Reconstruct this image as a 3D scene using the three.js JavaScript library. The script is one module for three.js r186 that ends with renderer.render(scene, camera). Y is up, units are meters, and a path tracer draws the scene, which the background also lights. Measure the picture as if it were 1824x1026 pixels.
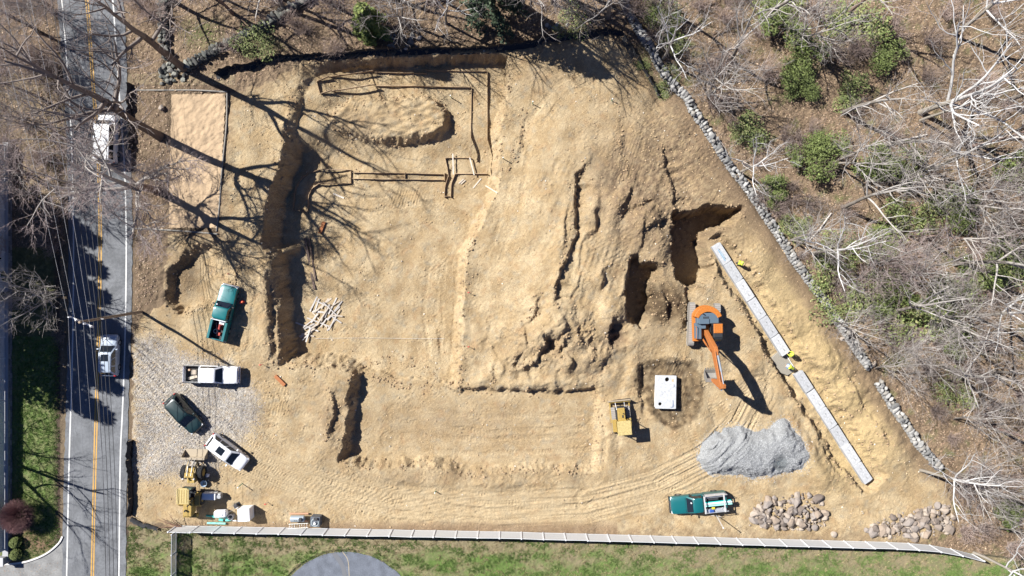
import * as THREE from 'three';
import { MarchingCubes } from 'three/addons/objects/MarchingCubes.js';
import { RoundedBoxGeometry } from 'three/addons/geometries/RoundedBoxGeometry.js';
import { mergeGeometries, mergeVertices, toCreasedNormals } from 'three/addons/utils/BufferGeometryUtils.js';
import { createNoise2D } from 'simplex-noise';

// ---------------------------------------------------------------- camera, sky, sun, exposure
const scene = new THREE.Scene();
const EYE = 76, SC = 16, CU = 912, CV = 513;           // drone height; 16 plan units per metre on the datum; plan centre
const camera = new THREE.PerspectiveCamera(2 * Math.atan(CV / SC / EYE) * 180 / Math.PI, 1024 / 576, 1, 2000);
camera.position.set(0, EYE, 0); camera.up.set(0, 0, -1); camera.lookAt(0, 0, 0);
const AZ = 28.5 * Math.PI / 180, EL = 43 * Math.PI / 180;
const sunDir = new THREE.Vector3(-Math.cos(AZ) * Math.cos(EL), Math.sin(EL), -Math.sin(AZ) * Math.cos(EL));
{ // clear deep blue spring sky, paler towards the horizon and round the sun
  const w = 256, h = 128, d = new Float32Array(w * h * 4), q = new THREE.Vector3();
  for (let j = 0; j < h; j++) for (let i = 0; i < w; i++) {
    const th = (j + 0.5) / h * Math.PI - Math.PI / 2, ph = (i + 0.5) / w * Math.PI * 2 - Math.PI; q.set(Math.cos(th) * Math.cos(ph), Math.sin(th), Math.cos(th) * Math.sin(ph));
    const hz = Math.exp(-Math.max(q.y, 0) * 4.5), gl = Math.max(0, q.dot(sunDir)) ** 6, o = (j * w + i) * 4, k = 0.62;
    d[o] = k * (0.020 + 0.11 * hz + 0.10 * gl); d[o + 1] = k * (0.055 + 0.14 * hz + 0.10 * gl); d[o + 2] = k * (0.175 + 0.19 * hz + 0.10 * gl); d[o + 3] = 1;
  }
  const t = new THREE.DataTexture(d, w, h, THREE.RGBAFormat, THREE.FloatType); t.mapping = THREE.EquirectangularReflectionMapping; t.magFilter = THREE.LinearFilter; t.needsUpdate = true; scene.background = t; scene.environment = t;
}
const sun = new THREE.DirectionalLight(new THREE.Color(1, 0.972, 0.925), 5);
sun.position.copy(sunDir).multiplyScalar(150); sun.castShadow = true;
Object.assign(sun.shadow.camera, { left: -90, right: 90, top: 90, bottom: -90, near: 1, far: 400 });
sun.shadow.mapSize.set(4096, 4096); scene.add(sun, sun.target);
const renderer = new THREE.WebGLRenderer({ antialias: true });
renderer.toneMapping = THREE.LinearToneMapping; renderer.toneMappingExposure = 1.95;
renderer.shadowMap.enabled = true; renderer.setSize(1024, 576);

// ---------------------------------------------------------------- helpers
function rng(seed) { let s = seed | 0; return () => { s = (s + 0x6d2b79f5) | 0; let t = Math.imul(s ^ (s >>> 15), 1 | s); t = (t + Math.imul(t ^ (t >>> 7), 61 | t)) ^ t; return ((t ^ (t >>> 14)) >>> 0) / 4294967296; }; }
const n1 = createNoise2D(rng(11)), n2 = createNoise2D(rng(23)), n3 = createNoise2D(rng(37));
const clamp = (x, a = 0, b = 1) => Math.min(b, Math.max(a, x)), lerp = (a, b, t) => a + (b - a) * t;
const sm = (a, b, x) => { const t = clamp((x - a) / (b - a)); return t * t * (3 - 2 * t); };
const fbm = (n, x, y, o = 3) => { let s = 0, a = 1, t = 0; for (let i = 0; i < o; i++) { s += a * n(x, y); t += a; a *= 0.5; x = x * 2.03 + 7.1; y = y * 2.03 - 3.7; } return s / t; };
const mixc = (a, b, t) => [lerp(a[0], b[0], t), lerp(a[1], b[1], t), lerp(a[2], b[2], t)];
// plan position (u, v) of a point at height y -> metres
const P = (u, v, y = 0) => new THREE.Vector3((u - CU) / SC * (EYE - y) / EYE, y, (v - CV) / SC * (EYE - y) / EYE);
const col = (r, g, b) => new THREE.Color().setRGB(r, g, b);
const taken = new Map();
function numbered(name) { const k = taken.get(name) || 0; taken.set(name, k + 1); return k ? name + '_' + String(k).padStart(3, '0') : name; }
function tag(o, label, category, group) { o.userData.label = label; o.userData.category = category; if (group) o.userData.group = group; return o; }
function thing(name, label, category, group) { const g = new THREE.Group(); g.name = numbered(name); scene.add(g); return tag(g, label, category, group); }
function part(parent, name, geo, mat) { const m = new THREE.Mesh(geo, mat); m.name = name; m.castShadow = m.receiveShadow = true; parent.add(m); return m; }
function structure(name, geo, mat) { const m = new THREE.Mesh(geo, mat); m.name = numbered(name); m.castShadow = m.receiveShadow = true; m.userData.kind = 'structure'; scene.add(m); return m; }
function copyOf(o, label) { const c = o.clone(); c.userData = { ...o.userData }; c.name = numbered(o.name.replace(/_\d\d\d$/, '')); if (label) c.userData.label = label; scene.add(c); return c; }
const std = (r, g, b, rough = 0.85, metal = 0, extra = {}) => new THREE.MeshStandardMaterial({ color: col(r, g, b), roughness: rough, metalness: metal, ...extra });
const box = (w, h, d, x = 0, y = 0, z = 0, rx = 0, ry = 0, rz = 0) => { const g = new THREE.BoxGeometry(w, h, d); g.applyMatrix4(new THREE.Matrix4().makeRotationFromEuler(new THREE.Euler(rx, ry, rz))); g.translate(x, y, z); return g; };
const rbox = (w, h, d, x = 0, y = 0, z = 0, r = 0.04, rz = 0) => { const g = new RoundedBoxGeometry(w, h, d, 2, Math.min(r, w / 2.05, h / 2.05, d / 2.05)); if (rz) g.rotateZ(rz); g.translate(x, y, z); return g; };
const cyl = (r0, r1, len, axis = 'y', x = 0, y = 0, z = 0, seg = 16) => { const g = new THREE.CylinderGeometry(r0, r1, len, seg); if (axis === 'x') g.rotateZ(Math.PI / 2); if (axis === 'z') g.rotateX(Math.PI / 2); g.translate(x, y, z); return g; };
const merge = (...gs) => mergeGeometries(gs.flat().map((g) => { const q = g.index ? g.toNonIndexed() : g; for (const k of Object.keys(q.attributes)) if (!['position', 'normal', 'uv'].includes(k)) q.deleteAttribute(k); return q; }));
function bar(a, b, r, seg = 8, r2 = r) {   // round bar between two points
  const A = new THREE.Vector3(...(a.isVector3 ? a.toArray() : a)), B = new THREE.Vector3(...(b.isVector3 ? b.toArray() : b)), d = B.clone().sub(A), L = d.length();
  const g = new THREE.CylinderGeometry(r2, r, L, seg); g.translate(0, L / 2, 0);
  g.applyQuaternion(new THREE.Quaternion().setFromUnitVectors(new THREE.Vector3(0, 1, 0), d.normalize())); g.translate(A.x, A.y, A.z); return g;
}
function beam(a, b, w, h) {               // rectangular beam between two points, h measured upwards
  const A = new THREE.Vector3(...(a.isVector3 ? a.toArray() : a)), B = new THREE.Vector3(...(b.isVector3 ? b.toArray() : b)), d = B.clone().sub(A), L = d.length();
  const g = new THREE.BoxGeometry(w, h, L), m = new THREE.Matrix4().lookAt(B, A, new THREE.Vector3(0, 1, 0));
  g.applyMatrix4(m); g.translate((A.x + B.x) / 2, (A.y + B.y) / 2, (A.z + B.z) / 2); return g;
}
function prism(pts, depth, bevel = 0) {   // outline in x,y extruded along z, centred
  const s = new THREE.Shape(pts.map((p) => new THREE.Vector2(p[0], p[1])));
  const g = new THREE.ExtrudeGeometry(s, { depth: depth - 2 * bevel, bevelEnabled: bevel > 0, bevelSize: bevel, bevelThickness: bevel, bevelSegments: 1, steps: 1 });
  g.translate(0, 0, -depth / 2 + bevel); return g;
}
function noiseTex(size, f, srgb = true) {
  const d = new Uint8Array(size * size * 4);
  for (let y = 0; y < size; y++) for (let x = 0; x < size; x++) { const c = f(x / size, y / size), o = (y * size + x) * 4; d[o] = c[0]; d[o + 1] = c[1]; d[o + 2] = c[2]; d[o + 3] = 255; }
  const t = new THREE.DataTexture(d, size, size); t.wrapS = t.wrapT = THREE.RepeatWrapping; t.magFilter = THREE.LinearFilter; t.minFilter = THREE.LinearMipmapLinearFilter; t.generateMipmaps = true;
  if (srgb) t.colorSpace = THREE.SRGBColorSpace; t.needsUpdate = true; return t;
}
// noise that tiles over the unit square
const tnoise = (n, x, y, f) => { const a = n(x * f, y * f), b = n((x - 1) * f, y * f), c = n(x * f, (y - 1) * f), d = n((x - 1) * f, (y - 1) * f); return lerp(lerp(a, b, x), lerp(c, d, x), y) * 1.25; };
const rep = (t, x, y = x) => { const c = t.clone(); c.repeat.set(x, y); c.needsUpdate = true; return c; };

// ---------------------------------------------------------------- plan shapes
function poly(pts) {
  let u0 = 1e9, u1 = -1e9, v0 = 1e9, v1 = -1e9; for (const [u, v] of pts) { u0 = Math.min(u0, u); u1 = Math.max(u1, u); v0 = Math.min(v0, v); v1 = Math.max(v1, v); }
  return { pts, u0, u1, v0, v1 };
}
function sdist(pl, u, v, far = 80) {        // signed distance, inside positive
  if (u < pl.u0 - far || u > pl.u1 + far || v < pl.v0 - far || v > pl.v1 + far) return -far;
  let inside = false, d2 = 1e12; const p = pl.pts;
  for (let i = 0, j = p.length - 1; i < p.length; j = i++) {
    const [ax, ay] = p[i], [bx, by] = p[j];
    if ((ay > v) !== (by > v) && u < (bx - ax) * (v - ay) / (by - ay) + ax) inside = !inside;
    const ex = bx - ax, ey = by - ay, t = clamp(((u - ax) * ex + (v - ay) * ey) / (ex * ex + ey * ey)), dx = u - ax - ex * t, dy = v - ay - ey * t;
    d2 = Math.min(d2, dx * dx + dy * dy);
  }
  return inside ? Math.sqrt(d2) : -Math.sqrt(d2);
}
function ldist(line, u, v) {                // [distance, arc length, side] to an open polyline
  let best = 1e12, at = 0, run = 0, side = 1;
  for (let i = 0; i + 1 < line.length; i++) {
    const [ax, ay] = line[i], [bx, by] = line[i + 1], ex = bx - ax, ey = by - ay, L = Math.hypot(ex, ey), t = clamp(((u - ax) * ex + (v - ay) * ey) / (L * L));
    const dx = u - ax - ex * t, dy = v - ay - ey * t, d = dx * dx + dy * dy;
    if (d < best) { best = d; at = run + t * L; side = ex * dy - ey * dx > 0 ? 1 : -1; } run += L;
  }
  return [Math.sqrt(best), at, side];
}
function along(line, step) {               // points every step along a polyline: [u, v, direction]
  const out = []; let rest = 0;
  for (let i = 0; i + 1 < line.length; i++) {
    const [ax, ay] = line[i], [bx, by] = line[i + 1], L = Math.hypot(bx - ax, by - ay), a = Math.atan2(by - ay, bx - ax);
    let s = rest; for (; s < L; s += step) out.push([ax + (bx - ax) * s / L, ay + (by - ay) * s / L, a]); rest = s - L;
  }
  return out;
}
const bump2 = (u, v, cu, cv, ru, rv = ru, rot = 0) => { const c = Math.cos(rot), s = Math.sin(rot), a = ((u - cu) * c + (v - cv) * s) / ru, b = (-(u - cu) * s + (v - cv) * c) / rv; return Math.exp(-(a * a + b * b)); };

// ---------------------------------------------------------------- the ground: plan of levels
const roadLeft = [[92, -60], [101, 0], [108, 80], [115, 180], [119, 256], [122, 400], [122, 520], [119, 680], [115, 800], [110, 1026], [108, 1090]];
const roadRight = [[211, -60], [219, 0], [224, 80], [229, 180], [234, 300], [236, 420], [233, 600], [227, 780], [224, 1026], [223, 1090]];
const roadPoly = poly([...roadLeft, ...roadRight.slice().reverse()]);
const courtC = [614, 1119], courtR = 133;
const drive = poly([[-60, 1006], [20, 1005], [51, 1000], [84, 986], [106, 967], [112, 960], [116, 1026], [116, 1100], [-60, 1100]]);
const site = poly([[300, 420], [388, 418], [402, 250], [408, 168], [470, 150], [545, 108], [700, 100], [900, 84], [1085, 60], [1130, 97], [1172, 172], [1212, 170], [1240, 205], [1300, 305], [1400, 450], [1500, 598], [1548, 664], [1566, 690], [1670, 838], [1692, 880], [1700, 940], [1640, 966], [920, 951], [318, 941], [300, 935], [236, 930], [236, 590], [262, 560], [290, 540], [296, 470]]);
const lot = poly([[226, 592], [280, 585], [325, 612], [420, 640], [470, 690], [474, 745], [455, 780], [420, 815], [385, 850], [345, 862], [228, 866]]);
const lawnS = poly([[226, 935], [318, 943], [920, 952], [1380, 962], [1640, 970], [1730, 985], [1990, 1015], [1990, 1160], [222, 1160]]);
const lawnW = poly([[30, 560], [108, 560], [106, 760], [104, 900], [108, 965], [84, 985], [30, 1000]]);
const fieldW = poly([[-200, 440], [108, 440], [106, 1000], [-200, 1004]]);
const pitA = poly([[566, 110], [543, 122], [526, 160], [518, 195], [504, 232], [512, 254], [480, 350], [467, 430], [486, 462], [489, 510], [495, 556], [498, 606], [501, 648], [560, 649], [600, 652], [640, 668], [700, 690], [815, 694], [820, 600], [823, 520], [828, 455], [852, 402], [884, 340], [887, 250], [900, 168], [906, 100], [830, 99], [700, 106]]);
const padB = poly([[638, 652], [624, 688], [617, 770], [606, 822], [648, 832], [780, 828], [830, 846], [950, 836], [1066, 838], [1068, 700], [1056, 692], [960, 698], [850, 694], [812, 690], [700, 640]]);
const mound1 = poly([[585, 196], [618, 172], [700, 168], [755, 166], [782, 176], [796, 196], [797, 222], [778, 238], [735, 244], [690, 250], [620, 238], [585, 222]]);
const pitE1 = poly([[1196, 379], [1237, 379], [1262, 367], [1322, 374], [1300, 398], [1262, 413], [1256, 438], [1270, 478], [1258, 506], [1228, 510], [1204, 500], [1196, 443]]);
const pitE2 = poly([[1126, 456], [1170, 476], [1174, 500], [1160, 506], [1168, 530], [1162, 554], [1142, 580], [1118, 570], [1112, 515]]);
const hollow = poly([[372, 432], [338, 446], [300, 486], [293, 536], [318, 558], [372, 540], [418, 500], [430, 455], [410, 432]]);
const tankPit = poly([[1140, 655], [1180, 643], [1232, 650], [1246, 680], [1240, 720], [1222, 752], [1195, 760], [1170, 745], [1160, 705], [1138, 690]]);
const wallLine = [[1270, 436], [1543, 857]];
const wallTrench = poly([[1246, 428], [1280, 418], [1310, 440], [1420, 610], [1500, 730], [1575, 846], [1560, 876], [1540, 878], [1500, 835], [1440, 740], [1372, 640], [1330, 560], [1290, 500]]);
const haul = [[236, 640], [330, 730], [430, 815], [540, 862], [700, 897], [880, 912], [1040, 902], [1170, 868], [1260, 822], [1320, 760], [1350, 700]];
const wetZone = poly([[1134, 646], [1180, 634], [1240, 644], [1254, 690], [1248, 730], [1230, 758], [1196, 766], [1164, 750], [1150, 708], [1130, 690]]);
const lumps = [ // spoil heaps: u, v, ru, rv, turn, height
  [985, 585, 34, 20, -0.4, 0.8], [905, 640, 40, 14, -0.6, 0.6], [880, 668, 46, 12, -0.35, 0.5], [960, 682, 90, 9, 0, 0.35], [948, 650, 26, 18, 0.6, 0.7], [1000, 640, 30, 22, 0.4, 0.7], [1040, 600, 26, 20, 0, 0.6],
  [1085, 560, 22, 30, 0.3, 0.9], [1060, 640, 30, 18, -0.5, 0.5], [1180, 540, 26, 32, 0.2, 1.0], [1205, 570, 14, 16, 0, 0.5], [1000, 505, 22, 60, 0.35, 0.6], [1045, 420, 12, 60, 0.2, 0.4],
  [1150, 400, 30, 22, 0.5, 0.9], [1100, 360, 40, 16, -0.4, 0.5], [1170, 440, 24, 30, 0.2, 0.6], [1350, 465, 32, 40, 0.9, 0.5], [1400, 560, 40, 26, 0.9, 0.5], [1470, 640, 38, 28, 0.9, 0.9],
  [1520, 690, 30, 34, 0.9, 0.8], [1570, 760, 34, 30, 0.9, 0.8], [1590, 810, 26, 30, 0.9, 0.6], [1455, 835, 18, 40, -0.5, 0.6], [1425, 780, 12, 40, -0.6, 0.4], [1345, 665, 16, 40, -0.6, 0.45], [590, 770, 20, 40, 0.1, 0.6],
  [600, 700, 16, 26, 0.2, 0.4], [475, 560, 10, 60, 0, 0.5], [480, 480, 12, 30, 0.2, 0.5], [685, 690, 18, 34, 0.4, 0.6], [740, 680, 22, 30, 0.1, 0.6], [900, 860, 80, 8, 0, 0.3], [720, 855, 60, 8, 0.15, 0.3],
  [1085, 770, 10, 50, 0, 0.35], [1125, 660, 10, 34, 0.2, 0.5], [1250, 760, 40, 14, 0.6, 0.2], [1560, 930, 20, 14, 0, 0.4], [530, 200, 14, 30, 0.3, 0.4],
];
const scarps = [ // edges where a bench breaks off: line, step (positive: the left of a line drawn downwards stays up), reach of the lower side
  [[[1040, 296], [1024, 310], [1022, 345], [1022, 420], [1004, 464], [990, 500], [984, 545]], 0.85, 60], [[[1098, 384], [1120, 372], [1164, 350]], -0.45, 22], [[[1136, 410], [1160, 398], [1190, 389]], -0.7, 30],
  [[[1100, 200], [1102, 270], [1118, 330]], 0.15, 30], [[[1178, 262], [1180, 300], [1194, 330], [1196, 378]], 0.6, 60], [[[968, 590], [968, 610], [952, 642], [930, 652]], 1.1, 45], [[[928, 622], [915, 648], [917, 668]], 0.6, 30], [[[1028, 566], [1024, 590], [1030, 612]], 0.6, 30], [[[1052, 586], [1046, 612], [1058, 630]], 0.4, 24], [[[1000, 602], [994, 630], [1006, 650]], 0.5, 26], [[[880, 640], [872, 660], [880, 680]], 0.4, 24], [[[1086, 560], [1080, 590], [1088, 622]], 1.0, 45], [[[955, 520], [950, 560], [935, 575]], 0.35, 30],
  [[[748, 646], [744, 672], [748, 716]], 0.75, 40], [[[1132, 650], [1136, 700], [1146, 748]], 0.4, 26], [[[588, 690], [596, 730], [584, 782]], 0.5, 34], [[[473, 470], [480, 560], [482, 640]], 0.4, 18], [[[1166, 512], [1184, 540], [1180, 575]], 0.5, 20], [[[1216, 500], [1220, 560], [1206, 588]], 0.5, 24], [[[640, 246], [700, 254], [775, 246]], -0.35, 16], [[[1432, 730], [1465, 800], [1495, 850]], 0.45, 26], [[[1345, 590], [1372, 640], [1420, 716]], 0.45, 24], [[[935, 200], [925, 260], [905, 300]], 0.2, 26], [[[1500, 660], [1540, 730], [1580, 790]], 0.3, 40],
];
const trails = [ // wheel and crawler trails: line, half gauge, half width of one print
  [haul, 15, 4], [haul.map(([u, v]) => [u + 4, v - 17]), 14, 3.5], [haul.map(([u, v]) => [u - 6, v + 14]), 15, 4], [[[470, 690], [560, 696]], 12, 4], [[[466, 745], [575, 752]], 12, 4], [[[798, 480], [795, 560], [790, 640]], 11, 3.5], [[[770, 470], [760, 560], [772, 640]], 11, 3.5], [[[640, 360], [700, 350], [780, 340]], 12, 4], [[[1040, 380], [1034, 450], [1022, 540]], 13, 4], [[[1236, 610], [1230, 680], [1260, 780]], 22, 6],
  [[[1090, 790], [1084, 860], [1040, 890]], 13, 4], [[[390, 600], [400, 520], [430, 440], [440, 300]], 12, 3.5], [[[430, 620], [440, 540], [450, 470]], 12, 3.5], [[[1290, 690], [1330, 740], [1360, 735]], 22, 6], [[[700, 740], [860, 760], [1040, 750]], 13, 4], [[[690, 790], [850, 800], [1040, 790]], 13, 4], [[[960, 210], [1000, 160], [1080, 120]], 12, 4], [[[1130, 230], [1120, 320], [1090, 380]], 13, 4], [[[930, 260], [915, 360], [880, 460]], 12, 4], [[[1180, 860], [1320, 870], [1500, 890], [1600, 900]], 12, 4],
];
function roughness(u, v) {                // how churned the soil is, 0 packed .. 1 clods
  let r = 0.26 + 0.5 * fbm(n2, u / 70, v / 70, 3);
  r += 0.55 * bump2(u, v, 1230, 280, 110, 110) + 0.5 * bump2(u, v, 1120, 420, 110, 90) + 0.5 * bump2(u, v, 1000, 610, 110, 60) + 0.35 * bump2(u, v, 480, 560, 24, 110) + 0.3 * bump2(u, v, 700, 850, 200, 18) + 0.08 * bump2(u, v, 1480, 690, 130, 130) + 0.3 * bump2(u, v, 620, 250, 90, 20) + 0.3 * bump2(u, v, 600, 730, 30, 70);
  const h = ldist(haul, u, v)[0]; r *= lerp(0.25, 1, sm(18, 45, h)); return clamp(r, 0.1, 1);
}
function level(u, v) {
  const dirt = sm(-6, 10, sdist(site, u, v, 30));
  const ju = 5 * fbm(n1, u / 40, v / 40, 2) + 1.5 * n2(u / 11, v / 11) + 0.45 * n3(u / 4.5, v / 4.5), jv = 5 * fbm(n2, u / 40 + 9, v / 40, 2) + 1.5 * n3(u / 11, v / 11 + 5) + 0.45 * n1(u / 4.5, v / 4.5);
  const a = u + ju, b = v + jv;
  let h = 0;
  if (dirt > 0) {
    h += 0.6 * sm(880, 1120, u) * sm(90, 240, v) * (1 - sm(540, 720, v)) * (1 - 0.35 * sm(1250, 1420, u));
    h -= 0.9 * bump2(u, v, 860, 560, 70, 170) * (1 - sm(900, 1010, u));
    // ploughed ridges running down the slope
    const zr = bump2(u, v, 1060, 440, 130, 150), c = Math.cos(0.36), s = Math.sin(0.36), ac = u * c + v * s, al = -u * s + v * c;
    h += zr * (0.16 * n1(ac / 34, al / 150) + 0.07 * n2(ac / 12, al / 90)) * (0.5 + 0.8 * Math.max(0, n3(u / 80, v / 80 + 4))) + 0.16 * n3(u / 70, v / 70);
    h += 1.3 * bump2(a, b, 1010, 410, 100, 190, 0.1) + 0.7 * bump2(a, b, 970, 580, 80, 60, 0.3) + 0.7 * bump2(a, b, 1150, 400, 50, 60);   // the great spoil heap
    { // pushed-up ridges: long gentle backs that break off sharply away from the sun
      const saw = (x) => { const t = x - Math.floor(x); return t < 0.84 ? t / 0.84 : (1 - t) / 0.16; };
      const w1 = bump2(u, v, 1075, 430, 85, 140) * (1 - sm(1180, 1230, u)), w2 = bump2(u, v, 985, 625, 105, 52), q = 26 * fbm(n1, u / 110, v / 150, 2) + 3 * n2(u / 20, v / 30);
      if (w1 > 0.05) h += w1 * 0.75 * saw((u * 0.955 + v * 0.297 + q) / 47) * clamp(0.35 + 0.9 * n3(u / 60, v / 110 + 3));
      if (w2 > 0.05) h += w2 * 0.8 * saw((u * 0.82 - v * 0.3 + 1.2 * q) / 36) * clamp(0.4 + 0.9 * n3(u / 46 + 7, v / 50));
    }
    for (const [cu, cv, ru, rv, t, hh] of lumps) if (Math.abs(a - cu) < 160 && Math.abs(b - cv) < 160) h += hh * bump2(a, b, cu, cv, ru, rv, t);
    const z2 = bump2(u, v, 980, 610, 120, 70); h += z2 * 0.35 * (Math.abs(fbm(n2, a / 46, b / 46, 2)) - 0.2) * 1.6;
    const z3 = bump2(u, v, 1480, 690, 150, 150); h += z3 * 0.22 * fbm(n3, u / 34, v / 34, 2);
    for (const [line, step, reach] of scarps) { const [d, al2, sd] = ldist(line, u + ju * 0.7, v + jv * 0.7); if (d < reach && sd * step < 0) { const L = line.len || (line.len = line.reduce((q, p, i) => i ? q + Math.hypot(p[0] - line[i - 1][0], p[1] - line[i - 1][1]) : 0, 0)), end = clamp(Math.min(al2, L - al2) / 16); h -= Math.abs(step) * end * sm(-0.5, 5, d) * (1 - sm(7, reach, d)) * (0.85 + 0.4 * n2(al2 / 22, step * 9)); } }
    // the house excavation and the lower pad
    const dA = sdist(pitA, a, b, 30);
    if (dA > -4) {
      const west = 1 - sm(560, 640, u), north = 1 - sm(150, 230, v), w = lerp(18, 17, 1 - west) * lerp(1, 0.5, north * (1 - west));
      const fl = lerp(lerp(-0.75, -1.9, sm(545, 640, u)), -2.7 - 0.5 * west * (1 - sm(430, 480, v)), sm(222, 275, v)) + 0.9 * sm(600, 690, v) * sm(565, 640, u), t = clamp((dA + 3) / w); h = lerp(h, fl + 0.12 * n3(u / 60, v / 60), t < 1 ? t * (0.75 + 0.25 * t) : 1); h += 1.7 * bump2(a, b, 500, 446, 24, 9, -0.5) * sm(-2, 8, dA);
    }
    const dB = sdist(padB, a, b, 30);
    if (dB > -4 && !(dA > 12)) { const t = clamp((dB + 3) / (v < 720 && u > 820 ? 6 : 13)); h = Math.min(h, lerp(h, -1.55 + 0.05 * n3(u / 50, v / 50) + 1.0 * sm(680, 1060, u), t)); }
    const dM = sdist(mound1, a, b, 20); if (dM > -6) h += 1.35 * sm(-5, 9, dM) * lerp(0.55, 1, sm(590, 780, u)) * (0.9 + 0.12 * n1(u / 25, v / 12));
    const d1 = sdist(pitE1, a, b, 20); if (d1 > -5) h = lerp(h, -3.3, sm(-5, 7, d1));
    const d2 = sdist(pitE2, a, b, 20); if (d2 > -5) h = lerp(h, -2.2, sm(-5, 8, d2));
    const d3 = sdist(hollow, a, b, 40); if (d3 > -6) h -= 1.15 * sm(-6, 10, d3) * (1 - 0.9 * sm(330, 420, u));
    const d4 = sdist(tankPit, a, b, 20); if (d4 > -5) h -= 0.4 * sm(-5, 7, d4);
    const d5 = sdist(wallTrench, a, b, 20); if (d5 > -5) h -= 0.85 * sm(-4, 6, d5);
    // ruts of the haul track, following its curve
    const [hd, hl, hs] = ldist(haul, u, v), ht = 1 - sm(22, 48, hd);
    if (ht > 0) h = lerp(h, 0.0, 0.85 * ht) + ht * (0.07 * n1(hd * hs / 5, hl / 190) + 0.05 * n2(hd * hs / 2.6, hl / 120));
    for (const [line, gauge, half] of trails) { const [d, al3] = ldist(line, u + 1.5 * n1(u / 50, v / 50), v + 1.5 * n2(u / 50, v / 50)); if (d < gauge + half) { const e = Math.abs(d - gauge) / half; if (e < 1.3) { const pr = n3(al3 / 40, gauge) * 0.5 + 0.6; h += pr * (e < 1 ? -0.07 + 0.05 * Math.sin(al3 * 1.22) : 0.045); } } }
    // crawler tread bars
    const tz = bump2(u, v, 715, 345, 40, 18) + bump2(u, v, 500, 715, 26, 30) + bump2(u, v, 1195, 655, 18, 14) + bump2(u, v, 1215, 690, 14, 40) + bump2(u, v, 1120, 300, 30, 60) + bump2(u, v, 640, 185, 22, 12);
    if (tz > 0.05) h += 0.05 * tz * Math.sin((u * 0.95 + v * 0.3) * 1.25 + 1.5 * n1(u / 40, v / 40));
    const r = roughness(u, v), fl = clamp(1 - Math.max(sdist(lot, u, v, 30), -20) / 20, 0.25, 1);
    h += fl * r * (0.09 * fbm(n1, u / 11, v / 11, 3) + 0.06 * n2(u / 5.2, v / 5.2) + 0.055 * n3(u / 3.1, v / 3.1) + 0.05 * n1(u / 2.05, v / 2.05)) + 0.012 * n1(u / 2.4, v / 2.4);
    h *= dirt;
  }
  if (dirt < 1) {
    const wood = (1 - dirt); h += wood * (0.16 * fbm(n3, u / 80, v / 80, 2) + 0.07 * n1(u / 14, v / 14) + 0.05 * n2(u / 5, v / 5) + 0.03 * n3(u / 2.4, v / 2.4));
  }
  // made ground is level
  let flat = Math.max(sm(-14, -2, sdist(roadPoly, u, v, 30)), sm(-8, -1, sdist(drive, u, v, 30)), 1 - sm(courtR + 2, courtR + 10, Math.hypot(u - courtC[0], v - courtC[1])));
  flat = Math.max(flat, sm(1850, 1868, u), 1 - sm(-46, -28, u), 1 - sm(-46, -28, v), sm(1054, 1072, v));
  const lw = Math.max(sm(-6, 4, sdist(lawnS, u, v, 20)), sm(-6, 4, sdist(lawnW, u, v, 20))); h = lerp(h, 0.03 * n1(u / 20, v / 20) + 0.035 * n2(u / 3.2, v / 3.2) - 0.55 * sm(0, 5, sdist(lawnS, u, v, 20)) * sm(240, 330, u) * sm(300, 340, u), lw);
  const court = 1 - sm(courtR + 2, courtR + 10, Math.hypot(u - courtC[0], v - courtC[1])); return lerp(h, lerp(-0.05, -0.6, court * (1 - sm(1054, 1072, v))), flat);
}
const U0 = -48, V0 = -48, STEP = 2, NU = 961, NV = 562;
const HGT = new Float32Array(NU * NV);
for (let j = 0; j < NV; j++) for (let i = 0; i < NU; i++) HGT[j * NU + i] = level(U0 + i * STEP, V0 + j * STEP);
function gplan(u, v) {                     // ground height over a plan point of the datum
  const x = clamp((u - U0) / STEP, 0, NU - 1.001), y = clamp((v - V0) / STEP, 0, NV - 1.001), i = Math.floor(x), j = Math.floor(y), a = x - i, b = y - j, o = j * NU + i;
  return lerp(lerp(HGT[o], HGT[o + 1], a), lerp(HGT[o + NU], HGT[o + NU + 1], a), b);
}
function gh(u, v) { let h = 0; for (let k = 0; k < 7; k++) { const f = (EYE - h) / EYE; h = lerp(h, gplan(CU + (u - CU) * f, CV + (v - CV) * f), k < 3 ? 1 : 0.6); } return h; }   // ground height where the survey sees (u, v)
const gxz = (x, z) => gplan(CU + x * SC, CV + z * SC);
const G = (u, v, up = 0) => { const p = P(u, v, gh(u, v)); p.y = gxz(p.x, p.z) + up; return p; };
const V3 = (x, y, z) => new THREE.Vector3(x, y, z);
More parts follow.
